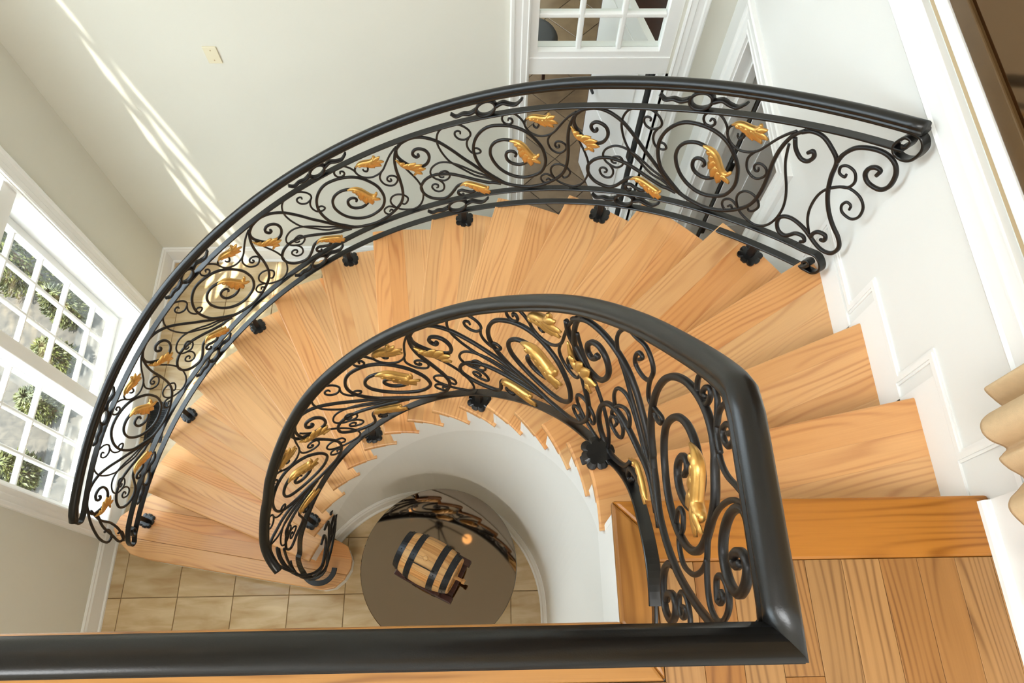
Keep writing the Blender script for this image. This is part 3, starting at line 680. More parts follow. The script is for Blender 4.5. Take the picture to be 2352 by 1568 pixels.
# ================================================================== IRON RAILINGS
MOTIF = {
 'wave': ('M', [(0.591,0.155), (0.636,0.107), (0.703,0.059), (0.778,0.032), (0.85,0.05), (0.902,0.09), (0.953,0.16), (0.98,0.242), (0.989,0.354), (0.986,0.492), (0.976,0.639), (0.975,0.745), (0.983,0.834), (1,0.906), (1.031,0.956), (1.081,0.979), (1.142,0.963), (1.21,0.903)]),
 'arch': ('M', [(-0.003,0.908), (0.023,0.95), (0.055,0.97), (0.099,0.976), (0.151,0.95), (0.201,0.898), (0.25,0.827), (0.316,0.697), (0.383,0.551), (0.429,0.46), (0.482,0.354), (0.536,0.261), (0.591,0.168), (0.647,0.099), (0.703,0.059)]),
 'spiral': ('M', [(0.628,0.118), (0.591,0.177), (0.536,0.273), (0.493,0.366), (0.466,0.468), (0.45,0.571), (0.446,0.651), (0.454,0.732), (0.473,0.798), (0.504,0.85), (0.542,0.875), (0.593,0.87), (0.653,0.843), (0.71,0.794), (0.761,0.724), (0.807,0.628), (0.841,0.534), (0.859,0.44), (0.866,0.361), (0.86,0.289), (0.841,0.225), (0.806,0.188), (0.756,0.17), (0.701,0.189), (0.646,0.246), (0.599,0.328), (0.566,0.421), (0.547,0.508), (0.543,0.565), (0.548,0.625), (0.568,0.671), (0.599,0.69), (0.633,0.686), (0.678,0.654), (0.716,0.602), (0.749,0.526), (0.766,0.446), (0.762,0.391), (0.742,0.359), (0.71,0.35), (0.67,0.38), (0.645,0.427), (0.635,0.486), (0.641,0.527), (0.662,0.537), (0.683,0.519), (0.694,0.485), (0.688,0.463)]),
 'curl': ('M', [(-0.001,0.907), (-0.005,0.847), (0.005,0.788), (0.032,0.713), (0.064,0.647), (0.106,0.602), (0.14,0.587), (0.167,0.61), (0.182,0.665), (0.18,0.723), (0.164,0.777), (0.137,0.814), (0.109,0.826), (0.09,0.8), (0.092,0.759), (0.108,0.727), (0.122,0.734), (0.119,0.76)]),
 'hook': ('M', [(0.606,0.115), (0.554,0.146), (0.526,0.156), (0.448,0.227), (0.375,0.305), (0.302,0.377), (0.246,0.409), (0.209,0.423), (0.17,0.418), (0.133,0.386), (0.109,0.323), (0.109,0.26), (0.127,0.182), (0.163,0.111), (0.208,0.067), (0.247,0.052), (0.28,0.075), (0.31,0.133), (0.332,0.181), (0.356,0.2), (0.398,0.201), (0.435,0.153), (0.449,0.084), (0.425,0.058), (0.387,0.086), (0.359,0.115), (0.337,0.102), (0.341,0.061), (0.36,0.038), (0.368,0.058)]),
 'vine': ('T', [(0.591,0.155), (0.517,0.255), (0.45,0.334), (0.379,0.438), (0.326,0.507), (0.273,0.557), (0.229,0.567), (0.193,0.535), (0.178,0.486), (0.181,0.433), (0.199,0.378), (0.231,0.332), (0.26,0.31), (0.284,0.327), (0.294,0.365), (0.284,0.413), (0.267,0.44), (0.244,0.44), (0.228,0.42), (0.23,0.385), (0.244,0.363), (0.257,0.364)]),
 'vine_curl': ('T', [(0.223,0.341), (0.247,0.278), (0.252,0.221), (0.242,0.181), (0.218,0.173), (0.192,0.203), (0.176,0.259), (0.182,0.291), (0.198,0.295), (0.214,0.271), (0.213,0.242), (0.203,0.237)]),
 'loop': ('T', [(0.591,0.14), (0.517,0.225), (0.449,0.287), (0.378,0.405), (0.309,0.533), (0.27,0.652), (0.247,0.76), (0.239,0.833), (0.241,0.893), (0.252,0.945), (0.273,0.977), (0.311,0.985), (0.346,0.983), (0.379,0.962), (0.412,0.91), (0.431,0.857), (0.432,0.813), (0.415,0.787), (0.391,0.781), (0.363,0.809), (0.346,0.856), (0.346,0.893), (0.36,0.903), (0.375,0.888), (0.376,0.862)]),
 'loop_curl': ('T', [(0.423,0.795), (0.41,0.741), (0.412,0.679), (0.428,0.617), (0.449,0.584), (0.474,0.573), (0.488,0.59), (0.478,0.626), (0.461,0.645), (0.445,0.64)]),
 'tendril': ('T', [(0.999,0.826), (1.006,0.771), (1.021,0.68), (1.047,0.58), (1.077,0.478), (1.101,0.373), (1.113,0.281), (1.113,0.185), (1.1,0.101), (1.076,0.048), (1.038,0.028), (0.994,0.051), (0.952,0.093), (0.925,0.144), (0.904,0.212), (0.9,0.269), (0.914,0.313), (0.941,0.324), (0.973,0.303), (1,0.259), (1.013,0.21), (1.002,0.161), (0.982,0.144), (0.966,0.177)]),
 'tendril_curl': ('T', [(0.941,0.114), (0.922,0.144), (0.895,0.183), (0.873,0.197), (0.849,0.174), (0.849,0.124), (0.87,0.079), (0.896,0.078), (0.904,0.107), (0.89,0.136), (0.879,0.117)]),
 'branch': ('T', [(1.001,0.938), (0.978,0.907), (0.95,0.856), (0.922,0.784), (0.899,0.724), (0.871,0.692), (0.828,0.683), (0.787,0.712), (0.756,0.761), (0.735,0.829), (0.736,0.878), (0.75,0.903), (0.776,0.902), (0.801,0.871), (0.812,0.824), (0.803,0.786), (0.786,0.804), (0.781,0.83)]),
 'branch_curl': ('T', [(0.886,0.708), (0.869,0.649), (0.871,0.59), (0.887,0.528), (0.913,0.484), (0.941,0.467), (0.963,0.489), (0.973,0.53), (0.962,0.575), (0.937,0.605), (0.916,0.604), (0.909,0.571), (0.921,0.537), (0.934,0.541), (0.93,0.569)]),
 'bud': ('T', [(0.736,0.829), (0.725,0.874), (0.704,0.927), (0.678,0.971), (0.652,0.986), (0.626,0.984), (0.612,0.96), (0.613,0.919), (0.629,0.878), (0.653,0.864), (0.668,0.883), (0.663,0.918), (0.648,0.931), (0.644,0.908)]),
}
LEAVES = [
 ('l1', [(0.657,0.684), (0.695,0.66), (0.734,0.598), (0.762,0.524), (0.788,0.461), (0.813,0.45), (0.829,0.482)], 1),
 ('l2', [(0.745,0.915), (0.765,0.931), (0.797,0.926), (0.83,0.909), (0.855,0.908), (0.864,0.937), (0.857,0.958)], 1),
 ('l3', [(-0.013,0.799), (0.008,0.741), (0.036,0.678), (0.067,0.637), (0.094,0.594), (0.097,0.55), (0.078,0.525)], -1),
 ('l4', [(0.354,0.201), (0.387,0.224), (0.428,0.196), (0.469,0.152), (0.503,0.116), (0.525,0.098), (0.531,0.121)], 1),
]
LANDING = {
 'spiral': ('M', [(-5.61,3.442), (-0.67,3.440), (4.01,3.464), (5.14,3.479), (7.54,3.505), (9.63,3.554), (10.89,3.630), (10.87,3.703), (9.78,3.766), (7.71,3.821), (4.97,3.864), (1.94,3.894), (-1.07,3.910), (-3.36,3.908), (-4.88,3.895), (-8.15,3.871), (-10.58,3.817), (-11.79,3.772), (-11.97,3.718), (-10.49,3.654), (-7.25,3.595), (-2.81,3.557), (1.32,3.555), (4.31,3.583), (6.02,3.636), (5.44,3.712), (3.47,3.764), (0.86,3.795), (-1.71,3.809), (-4.00,3.818), (-5.77,3.799), (-6.80,3.764), (-6.69,3.720), (-4.95,3.678), (-2.55,3.653), (-0.31,3.661), (0.30,3.699), (-0.74,3.730), (-1.97,3.728), (-2.22,3.701)]),
 'stem': ('M', [(33.97,3.378), (32.29,3.420), (30.07,3.460), (26.10,3.497), (22.17,3.517), (18.23,3.523), (14.72,3.511), (11.76,3.492), (8.43,3.477), (5.34,3.469), (3.09,3.458), (-2.88,3.455), (-6.35,3.476), (-9.86,3.515), (-13.62,3.576), (-17.48,3.669), (-20.11,3.753), (-21.46,3.809), (-22.27,3.862), (-22.42,3.915), (-22.06,3.957), (-21.36,4.000)]),
 'volute': ('M', [(-12.24,3.548), (-11.39,3.503), (-11.59,3.459), (-13.02,3.430), (-15.66,3.417), (-17.52,3.429), (-18.81,3.468), (-18.20,3.507), (-16.74,3.522), (-15.46,3.500), (-15.19,3.460), (-15.96,3.441)]),
 'curl_low': ('T', [(-20.62,3.616), (-18.77,3.623), (-16.89,3.615), (-15.89,3.592), (-15.80,3.564), (-17.04,3.551), (-18.58,3.558), (-18.84,3.583), (-17.98,3.598), (-17.46,3.575)]),
 'drop': ('T', [(-8.29,3.609), (-7.52,3.593), (-5.83,3.619), (-5.67,3.645), (-6.67,3.659), (-8.42,3.643), (-9.12,3.606), (-11.08,3.605), (-12.95,3.627), (-14.38,3.684), (-14.45,3.738), (-13.61,3.780), (-11.63,3.802), (-10.14,3.840), (-9.19,3.893), (-9.33,3.957), (-10.65,4.016)]),
 'tail': ('T', [(-13.39,3.783), (-16.15,3.766), (-18.54,3.768), (-20.06,3.794), (-20.42,3.826), (-19.71,3.860), (-18.50,3.876), (-16.95,3.872), (-15.94,3.852), (-15.92,3.827), (-17.21,3.815), (-18.23,3.814), (-18.56,3.830), (-18.11,3.848), (-17.38,3.839)]),
 'bigcurl': ('M', [(-12.35,4.018), (-11.16,4.007), (-10.46,3.981), (-10.47,3.943), (-11.46,3.906), (-13.22,3.881), (-15.23,3.879), (-17.11,3.894), (-18.28,3.924), (-18.06,3.952), (-16.93,3.977), (-15.77,3.984), (-14.75,3.969), (-14.39,3.940), (-14.86,3.922), (-15.61,3.933), (-15.59,3.954)]),
 'rail_curl': ('T', [(6.07,3.914), (5.89,3.891), (5.02,3.871), (3.66,3.874), (2.46,3.904), (2.79,3.931), (3.60,3.934), (4.20,3.911), (3.99,3.893), (3.34,3.905)]),
 'rail_loop': ('T', [(3.81,3.958), (1.81,3.960), (0.08,3.944), (-1.73,3.931), (-3.86,3.933), (-3.05,3.927), (-4.81,3.931), (-6.75,3.953), (-8.69,3.994), (-10.21,4.022)]),
 'rail_loop2': ('T', [(-1.51,4.020), (-0.35,4.009), (0.36,3.985), (0.18,3.957), (-1.00,3.936)]),
 'rail_spiral': ('T', [(-1.51,4.020), (-2.88,4.020), (-3.92,4.005), (-4.04,3.977), (-2.89,3.961), (-1.83,3.963), (-1.74,3.982), (-2.42,4.003), (-3.07,4.002), (-2.74,3.982)]),
 'loop': ('T', [(-4.26,3.438), (4.45,3.424), (8.67,3.425), (12.08,3.440), (15.66,3.464), (18.48,3.493), (21.17,3.516), (22.68,3.553), (22.69,3.598), (21.32,3.649), (19.09,3.670), (16.58,3.695), (14.16,3.687), (13.16,3.663), (13.45,3.620), (15.20,3.593), (17.18,3.589), (17.78,3.615), (17.31,3.644), (16.36,3.647), (16.89,3.621)]),
 'loop_curl': ('T', [(13.25,3.665), (12.86,3.611), (11.50,3.574), (9.55,3.593), (7.50,3.619), (7.15,3.598), (8.43,3.578), (9.32,3.579)]),
 'vine': ('T', [(-3.85,3.431), (3.24,3.441), (6.86,3.408), (10.99,3.419), (15.12,3.435), (17.47,3.417), (18.84,3.381), (18.85,3.335), (17.39,3.302), (15.19,3.313), (12.68,3.339), (13.32,3.375), (14.96,3.377), (16.98,3.328), (17.83,3.264), (17.40,3.238), (16.13,3.267)]),
 'vine_curl': ('T', [(16.21,3.286), (13.78,3.284), (12.97,3.240), (14.20,3.204), (16.73,3.190), (17.54,3.210), (16.96,3.248), (15.59,3.252), (15.83,3.209)]),
 'hook': ('M', [(-3.16,3.429), (1.93,3.406), (4.48,3.390), (8.25,3.355), (12.78,3.328), (16.59,3.299), (19.54,3.249), (20.83,3.179), (20.44,3.102), (17.99,3.054), (14.21,3.048), (10.58,3.118), (8.68,3.185), (8.29,3.255)]),
 'hook_end': ('M', [(2.91,3.305), (6.10,3.252), (7.51,3.217), (6.99,3.180), (5.85,3.181), (5.61,3.224)]),
 'curl': ('M', [(35.41,3.336), (34.12,3.289), (31.51,3.263), (28.18,3.247), (24.53,3.271), (22.57,3.316), (21.93,3.380), (23.30,3.418), (25.69,3.425), (27.73,3.401), (28.88,3.358), (28.39,3.326), (26.86,3.328), (25.65,3.370), (26.27,3.369)]),
}
LANDLEAVES = [
 ('l1', [(-0.14,3.805), (-1.70,3.829), (-3.54,3.836), (-5.33,3.820), (-7.08,3.800), (-8.47,3.808), (-9.22,3.822), (-9.47,3.804)], 1, 0.05),
 ('l4', [(8.39,3.275), (6.37,3.340), (3.80,3.360), (1.49,3.370), (-0.04,3.378), (-0.65,3.384)], 1, 0.032),
 ('l3', [(33.42,3.266), (31.63,3.223), (29.55,3.207), (27.19,3.225), (25.57,3.231), (25.29,3.193), (25.67,3.173)], -1, 0.05),
]
TOPEND = {
 'end_stem': ('M', [(40.36,0.643), (39.55,0.656), (38.38,0.647), (37.12,0.61), (35.94,0.559), (35.57,0.487), (34.93,0.408), (33.9,0.333), (32.63,0.27), (31.39,0.223), (30.71,0.179), (30.86,0.138), (31.66,0.125), (32.83,0.14), (35,0.197), (36.74,0.222), (37.74,0.21), (37.82,0.172), (37.18,0.129), (36.21,0.118), (35.42,0.151), (34.54,0.153), (34.11,0.131), (34.45,0.118)]),
 'end_top': ('M', [(35.87,0.553), (35.75,0.596), (35.1,0.636), (33.8,0.652), (32.49,0.648), (31.38,0.622), (30.72,0.582), (30.54,0.532), (31.04,0.504), (32.22,0.512), (32.95,0.54), (33.03,0.57), (32.59,0.584), (32.04,0.577), (32.08,0.553)]),
 'end_curl': ('T', [(35.03,0.433), (34.31,0.454), (33.6,0.464), (33.36,0.497), (33.9,0.537), (34.79,0.553), (35.31,0.541), (35.08,0.513), (34.46,0.503), (34.45,0.517)]),
 'end_curl2': ('T', [(34.06,0.174), (35.13,0.247), (35.62,0.314), (35.62,0.387), (35.03,0.433), (33.71,0.462), (32.25,0.446), (31.28,0.406), (31.02,0.358), (31.54,0.333), (32.59,0.346), (33.06,0.375), (32.87,0.399), (32.33,0.391), (32.2,0.37)]),
 'end_hook': ('M', [(40.7,0.612), (40.09,0.564), (39.16,0.526), (38.4,0.522), (38.08,0.548), (38.43,0.572), (38.83,0.559)]),
 'end_small': ('M', [(33.77,0.163), (33.78,0.19), (33.38,0.208), (32.62,0.205), (32.38,0.18), (32.78,0.174)]),
}
MOTIF['wave'] = ('M', MOTIF['wave'][1][:-3])
def interp(tab, x):
    if x <= tab[0][0]: return tab[0][1]
    for (a, p), (b_, q) in zip(tab, tab[1:]):
        if x <= b_:
            t = (x - a) / (b_ - a); return p + (q - p) * t
    return tab[-1][1]
def smooth_tab(tab):
    return [(v.x, v.y) for v in crom(tab, 8)]
HAND = smooth_tab([(24, .787), (34, .785), (44, .787), (58, .80), (72, .822), (101, .843), (115, .853), (127, .858), (137, .848), (148, .818), (156, .79), (163, .768), (170, .75)])
BAR2 = smooth_tab([(24, .685), (34, .685), (43, .676), (57, .665), (72, .690), (99, .718), (115, .732), (125, .737), (135, .725), (147, .699), (155, .684), (162, .655), (170, .63)])
BAR3 = smooth_tab([(24, .085), (39, .095), (54, .118), (72, .133), (93, .14), (109, .138), (130, .13), (160, .12), (170, .115)])
BAR4 = smooth_tab([(24, -.005), (38, -.005), (54, .02), (72, .022), (94, .028), (110, .034), (130, .03), (160, .02), (170, .02)])
RRO = 1.938
class OuterSurf:
    def pos(s, a, z, off=0.0):
        p = pol(CO, RRO - off, a); return Vector((p.x, p.y, z))
    def nrm(s, a): return Vector((cos(radians(a)), sin(radians(a)), 0))
class InnerSurf:
    """developed along arc length: a = degrees on the arc; a<0 runs straight along the landing side, a>END curls into the volute"""
    R = 0.8293
    def rad(s, a):
        t = min(1.0, max(0.0, a / 25.0)); u = min(1.0, max(0.0, (a - 90) / 40.0))
        return 0.8293 - 0.0143 * t * t * (3 - 2 * t) + 0.008 * u * u * (3 - 2 * u)
    def __init__(s):
        k = s.R * pi / 180
        e = 150.0
        pts = [(-1.192, 0.775)]
        p0 = pol(CI, s.rad(e), e)
        raw = [tuple(p0)] + [(-1.232, 0.70), (-1.243, 0.640), (-1.224, 0.590), (-1.193, 0.560), (-1.156, 0.546), (-1.115, 0.548), (-1.078, 0.566), (-1.050, 0.604), (-1.043, 0.655)]
        c = crom([Vector((x, y)) for x, y in raw], 8)
        s.tail = [(e, c[0])]; acc = 0
        for q, r in zip(c, c[1:]):
            acc += (r - q).length; s.tail.append((e + acc / k, r))
        s.e = e; s.end = s.tail[-1][0]
    def xy(s, a):
        if a < 0: return Vector((CI.x + s.R, CI.y + a * s.R * pi / 180))
        if a <= s.e: return pol(CI, s.rad(a), a)
        t = s.tail
        for (x0, p), (x1, q) in zip(t, t[1:]):
            if a <= x1: return p + (q - p) * ((a - x0) / (x1 - x0))
        return t[-1][1] + (t[-1][1] - t[-2][1]).normalized() * (a - t[-1][0]) * s.R * pi / 180
    def nrm(s, a):
        d = (s.xy(a + 0.6) - s.xy(a - 0.6)); d.normalize(); return Vector((d.y, -d.x, 0))
    def pos(s, a, z, off=0.0):
        p = s.xy(a); n = s.nrm(a) if off else Vector((0, 0, 0)); return Vector((p.x, p.y, z)) - n * off
OS, IS = OuterSurf(), InnerSurf()
IHAND = smooth_tab([(-40, .812), (0, .812), (4, .812), (11, .812), (21, .822), (34, .821), (47, .807), (58, .807), (76, .819), (98, .868), (116, .90), (132, .865), (147, .805), (158, .755), (165, .73), (230, .73)])
def ihand_z(a):
    zl = H + 0.85
    z = zn(a) + interp(IHAND, a)
    d = zl - z                      # soft knee where the raking rail meets the level guard
    k = 0.012
    return zl - (d + sqrt(d * d + 4 * k * k)) / 2 + 0.004
ILOW = smooth_tab([(-26, H + .075), (-20, H + .08), (-13.5, H + .106), (-8, H + .095), (-1.2, H + .036), (6.5, H - .062), (14, zn(14) + .012), (24, zn(24) + .02), (38, zn(38) + .02), (50, zn(50) + .022), (60, zn(60) + .036), (100, zn(100) + .05), (140, zn(140) + .05), (150, zn(150) + .05), (155, .42), (157.5, .40), (161, .30), (164, .245), (175, 0.245), (240, 0.245)])
def ilow_z(a): return max(interp(ILOW, a), 0.245)
PROF_M = rsq(0.0145, 0.0140, 0.0035); PROF_T = ngon(0.0052, 8); PROF_F = rsq(0.033, 0.009, 0.002)
PROF_IM = rsq(0.0145, 0.0135, 0.003)
taper = lambda u: 1.0 if u < 0.9 else 1.0 - 1.6 * (u - 0.9)
def strand(surf, pts, kind, parent, name='scroll', nsub=5, eye=True):
    """pts: (a, z)"""
    c = crom([Vector(p) for p in pts], nsub)
    P = [surf.pos(q.x, q.y) for q in c]
    pr = PROF_M if kind == 'M' else PROF_T
    vf = sweep(P, pr, ref=lambda i: surf.nrm(c[i].x), scale=(taper if eye else None))
    o = make(name, vf, MAT['iron'], parent, True)
    return o
def leaf_mesh(surf, pts, sgn, width, off):
    """acanthus leaf: rounded midrib ending in a curled tip, with a fan of grooved lobes on one side"""
    c = crom([Vector(p) for p in pts], 5); n = len(c)
    P = [surf.pos(q.x, q.y) - surf.nrm(q.x) * 0.010 for q in c]
    mb = MB()
    def rad(u):
        if u < 0.25: return 0.25 + 0.75 * (u / 0.25)
        if u < 0.7: return 1.0
        if u < 0.9: return 1.0 - 0.5 * (u - 0.7) / 0.2
        return 0.5 + 0.12 * sin((u - 0.9) / 0.1 * pi) - 0.25 * (u - 0.9) / 0.1
    hb = width * 0.26
    mb.add(sweep(P, ngon(hb, 10, 0.9), ref=lambda i: surf.nrm(c[i].x), scale=rad))
    def at(u):
        x = u * (n - 1); i = min(int(x), n - 2); t = x - i
        p = P[i].lerp(P[i + 1], t); T = (P[min(i + 2, n - 1)] - P[max(i - 1, 0)]).normalized()
        return p, T, surf.nrm(c[i].x)
    for (u, L_, ang_, w_) in ((0.16, 0.42, 62, 0.16), (0.28, 0.68, 66, 0.20), (0.40, 0.95, 66, 0.23), (0.52, 1.05, 60, 0.24), (0.62, 0.92, 50, 0.22), (0.71, 0.62, 40, 0.17)):
        p, T, nn = at(u); S = nn.cross(T).normalized() * sgn
        D = (T * cos(radians(ang_)) + S * sin(radians(ang_))).normalized(); Q = nn.cross(D).normalized()
        Lx = L_ * width; wx = w_ * width; nu, nv = 7, 4; v = []; f = []
        for i in range(nu + 1):
            a = i / nu; ww = wx * (0.55 + 0.75 * sin(pi * (0.12 + 0.78 * a)) ** 1.0) * (1.0 if a < 0.8 else (1 - (a - 0.8) / 0.22))
            for layer in (0, 1):
                for j in range(nv + 1):
                    b_ = 2 * j / nv - 1
                    hgt = 0.30 * width * sin(pi * min(1, 0.35 + a * 0.6)) * 0.6 + 0.10 * width * (1 - b_ * b_) - (0.05 * width if layer else 0)
                    v.append(p + D * (Lx * a) + T * (0.25 * Lx * a * a) + Q * (ww * b_) - nn * hgt)
        W = 2 * (nv + 1)
        for i in range(nu):
            for j in range(nv):
                q = i * W + j; f.append((q, q + 1, q + W + 1, q + W)); q += nv + 1; f.append((q, q + W, q + W + 1, q + 1))
            for j in (0, nv):
                q = i * W + j; f.append((q, q + W, q + W + nv + 1, q + nv + 1))
        for i in (0, nu):
            for j in range(nv):
                q = i * W + j; f.append((q, q + nv + 1, q + nv + 2, q + 1))
        mb.add((v, f))
    return mb.vf
def panel(surf, parent, apex, period, lo, hi, shear=0.0, skip=(), leafw=0.055, amin=-1e9, amax=1e9, names=None):
    def M(s, t):
        a = apex - period * (s + shear * (max(0.0, 1 - t)) ** 1.4)
        return (a, lo(a) + t * (hi(a) - lo(a)))
    for k, (kind, pts) in MOTIF.items():
        if k in skip: continue
        q = [M(*p) for p in pts]
        q = [p for p in q if amin <= p[0] <= amax]
        if len(q) < 4: continue
        strand(surf, q, kind, parent, 'scroll')
    for k, pts, sg in LEAVES:
        if k in skip: continue
        q = [M(*p) for p in pts]
        if not all(amin <= p[0] <= amax for p in q): continue
        make('acanthus_leaf', leaf_mesh(surf, q, sg, leafw * (1.15 if k == 'l1' else 0.95), 0.0), MAT['gold'], parent, True)['label'] = 'gilded acanthus leaf'

def flange(parent, p, ang, z, ztop, lean=(0, 0)):
    """post on a scalloped rosette foot"""
    n = 48; prof = []
    for i in range(n):
        t = 2 * pi * i / n; r = 0.037 + 0.006 * abs(cos(2 * t)) + 0.010 * abs(cos(4 * t)) ** 0.6
        prof.append((r * cos(t + ang + pi / 4), r * sin(t + ang + pi / 4)))
    v = [(p.x + x, p.y + y, z) for x, y in prof] + [(p.x + x, p.y + y, z + 0.008) for x, y in prof] + [(p.x + x * 0.72, p.y + y * 0.72, z + 0.0115) for x, y in prof]
    f = [tuple(range(n - 1, -1, -1)), tuple(range(2 * n, 3 * n))] + [(j * n + i, j * n + (i + 1) % n, (j + 1) * n + (i + 1) % n, (j + 1) * n + i) for j in (0, 1) for i in range(n)]
    make('foot_rosette', (v, f), MAT['iron_rail'], parent)
    R = Matrix.Rotation(ang, 4, 'Z')
    b_ = box((-0.0135, -0.0135, z + 0.01), (0.0135, 0.0135, ztop)); b_ = [tuple(R @ Vector(q)) for q in b_[0]], b_[1]
    b_ = [(q[0] + p.x + lean[0] * (q[2] - z), q[1] + p.y + lean[1] * (q[2] - z), q[2]) for q in b_[0]], b_[1]
    bevel(make('post', b_, MAT['iron'], parent), 0.002, 1)
CAP = [(-0.0225, 0.0), (-0.0225, 0.007), (-0.0195, 0.009), (-0.0195, 0.013), (-0.0215, 0.016), (-0.0215, 0.021), (-0.0155, 0.029), (-0.008, 0.033), (0.0, 0.0345), (0.008, 0.033), (0.0155, 0.029),
       (0.0215, 0.021), (0.0215, 0.016), (0.0195, 0.013), (0.0195, 0.009), (0.0225, 0.007), (0.0225, 0.0), (0.012, -0.004), (-0.012, -0.004)]
CAP = [(a, b_ - 0.018) for a, b_ in CAP]
def collar(surf, parent, a, z0, z1):
    """ring with two flame-shaped tongues between a pair of bars"""
    zc = (z0(a) + z1(a)) / 2; r = 0.5 * (z1(a) - z0(a)) - 0.006
    dz = (z1(a - 1) - z1(a + 1)) ; kx = (surf.pos(a - 1, 0) - surf.pos(a + 1, 0)).length
    slope = dz / kx; deg = 2 / kx
    def S(u, w): return (a - u * deg, zc + u * slope + w)
    pts = [S(r * cos(2 * pi * i / 28) * 0.95, r * sin(2 * pi * i / 28) * 0.95) for i in range(28)]
    P = [surf.pos(*q) for q in pts]
    ringo = make('collar_ring', sweep(P, rsq(0.026, 0.011, 0.003), ref=lambda i: surf.nrm(pts[i][0]), closed=True), MAT['iron'], parent, True)
    for sg in (-1, 1):
        q = [S(sg * r * 1.0, 0.0 * sg), S(sg * (r + 0.03), 0.012 * sg), S(sg * (r + 0.06), -0.004), S(sg * (r + 0.09), -0.010), S(sg * (r + 0.115), 0.016)]
        c = crom([Vector(x) for x in q], 5); PP = [surf.pos(w.x, w.y) for w in c]
        make('collar_tongue', sweep(PP, rsq(0.026, 0.012, 0.003), ref=lambda i: surf.nrm(c[i].x), scale=lambda u: 1.1 - 0.35 * u), MAT['iron'], ringo, True)

# ---- outer railing
orl = thing('stair_railing', 'outer wrought-iron stair railing with double bars and gilded leaves, against the window side', 'railing', (-0.48, 2.25, 1.2))
zh = lambda a: zn(a) + interp(HAND, a)
z2 = lambda a: zn(a) + interp(BAR2, a)
z3 = lambda a: zn(a) + interp(BAR3, a)
z4 = lambda a: zn(a) + interp(BAR4, a)
A0, A1 = 31.2, 163.0
rng_a = [A0 + (A1 - A0) * i / 110 for i in range(111)]
extra_top = []
def scroll_end(surf, a, z, ux, uz, r, turns, kind='flat', dirn=1):
    """points of a closing spiral in the (arc, z) sheet starting at (a,z) heading (ux,uz)"""
    return None
hp = [OS.pos(a, zh(a)) for a in rng_a]
# lower end: the cap turns down and back
e = rng_a[-1]
for da, dz in ((1.2, -0.012), (2.3, -0.030), (3.2, -0.055)): hp.append(OS.pos(e + da, zh(e) + dz - 0.01 * da))
make('handrail', sweep(hp, CAP), MAT['iron_rail'], orl, True)
bars = []
def bar(zf, a_lo, a_hi, head=(), tail=(), name='bar'):
    n = 100; q = [(a_lo + (a_hi - a_lo) * i / n) for i in range(n + 1)]
    pts = [Vector(p) for p in head] + [Vector((a, zf(a))) for a in q] + [Vector(p) for p in tail]
    P = [OS.pos(p.x, p.y) for p in pts]
    make(name, sweep(P, PROF_F, ref=lambda i: OS.nrm(pts[i].x)), MAT['iron_rail'], orl)
# handrail underside bar curls round into the upper bar at the top end
def circ(ca, cz, r, t0, t1, n, degm, shrink=0.0):
    out = []
    for i in range(n + 1):
        u = i / n; t = radians(t0 + (t1 - t0) * u); rr = r * (1 - shrink * u); out.append((ca - rr * cos(t) * degm, cz + rr * sin(t)))
    return out
dgm = 180 / (pi * RRO)
slope_o = RIS / radians(10.35) / RRO
ca, cz = 31.9, zn(31.9) + 0.715
bar(lambda a: zh(a) - 0.026, A0 + 2.4, A1, head=[(p[0], p[1]) for p in circ(ca, cz, 0.062, 260, -260 + 330, 16, dgm, -0.0)][::1][:0])
curl1 = [(33.6, zh(33.6) - .026), (32.6, zh(32.6) - .026), (31.5, zh(31.5) - .028), (30.7, zn(30.7) + .745), (30.15, zn(30.15) + .71), (30.3, zn(30.3) + .668), (31.0, zn(31.0) + .655), (31.9, zn(31.9) + .668), (32.35, zn(32.35) + .70), (32.0, zn(32.0) + .735), (31.4, zn(31.4) + .73), (31.35, zn(31.35) + .705), (31.7, zn(31.7) + .70)]
def flatstrand(surf, pts, parent, name, nsub=6, prof=None):
    c = crom([Vector(p) for p in pts], nsub); P = [surf.pos(q.x, q.y) for q in c]
    return make(name, sweep(P, prof or PROF_F, ref=lambda i: surf.nrm(c[i].x)), MAT['iron_rail'], parent)
flatstrand(OS, curl1, orl, 'bar_scroll')
bar(z2, 31.5, 164.0)
bar(z3, 34.6, 164.0)
bar(z4, 31.6, 163.5)
flatstrand(OS, [(35.5, z3(35.5)), (33.6, z3(33.6) - .002), (32.0, zn(32.0) + .09), (31.0, zn(31.0) + .055), (30.75, zn(30.75) + .02), (31.2, zn(31.2) - .005), (31.9, z4(31.9)), (33.2, z4(33.2))], orl, 'bar_scroll')
flatstrand(OS, [(33.4, z4(33.4)), (32.4, z4(32.4) + .006), (32.0, zn(32) + .03), (32.4, zn(32.4) + .045), (32.8, zn(32.8) + .03), (32.55, zn(32.55) + .018)], orl, 'bar_scroll')
# lower-end scrolls
flatstrand(OS, [(163.5, zh(163.5) - .026), (165.2, zh(165) - .045), (166.2, zn(166) + .71), (165.8, zn(166) + .672), (164.8, zn(165) + .655), (164.0, z2(164.0))], orl, 'bar_scroll')
flatstrand(OS, [(163.0, z3(163)), (164.8, z3(165) - .005), (166.2, zn(166) + .08), (166.6, zn(166.5) + .04), (165.8, zn(166) + .012), (164.5, z4(164.5)), (163.2, z4(163.2))], orl, 'bar_scroll')
flatstrand(OS, [(162.8, z4(162.8)), (164.2, z4(164.2) + .004), (164.9, zn(165) + .05), (164.2, zn(164) + .075), (163.5, zn(163.5) + .055), (163.9, zn(164) + .04)], orl, 'bar_scroll')
for j in range(5): panel(OS, orl, 65.49 + 24.6 * j, 24.6, z3, z2)
for k, (kind, pts) in TOPEND.items(): strand(OS, [(a, zn(a) + o_) for a, o_ in pts], kind, orl, 'scroll')
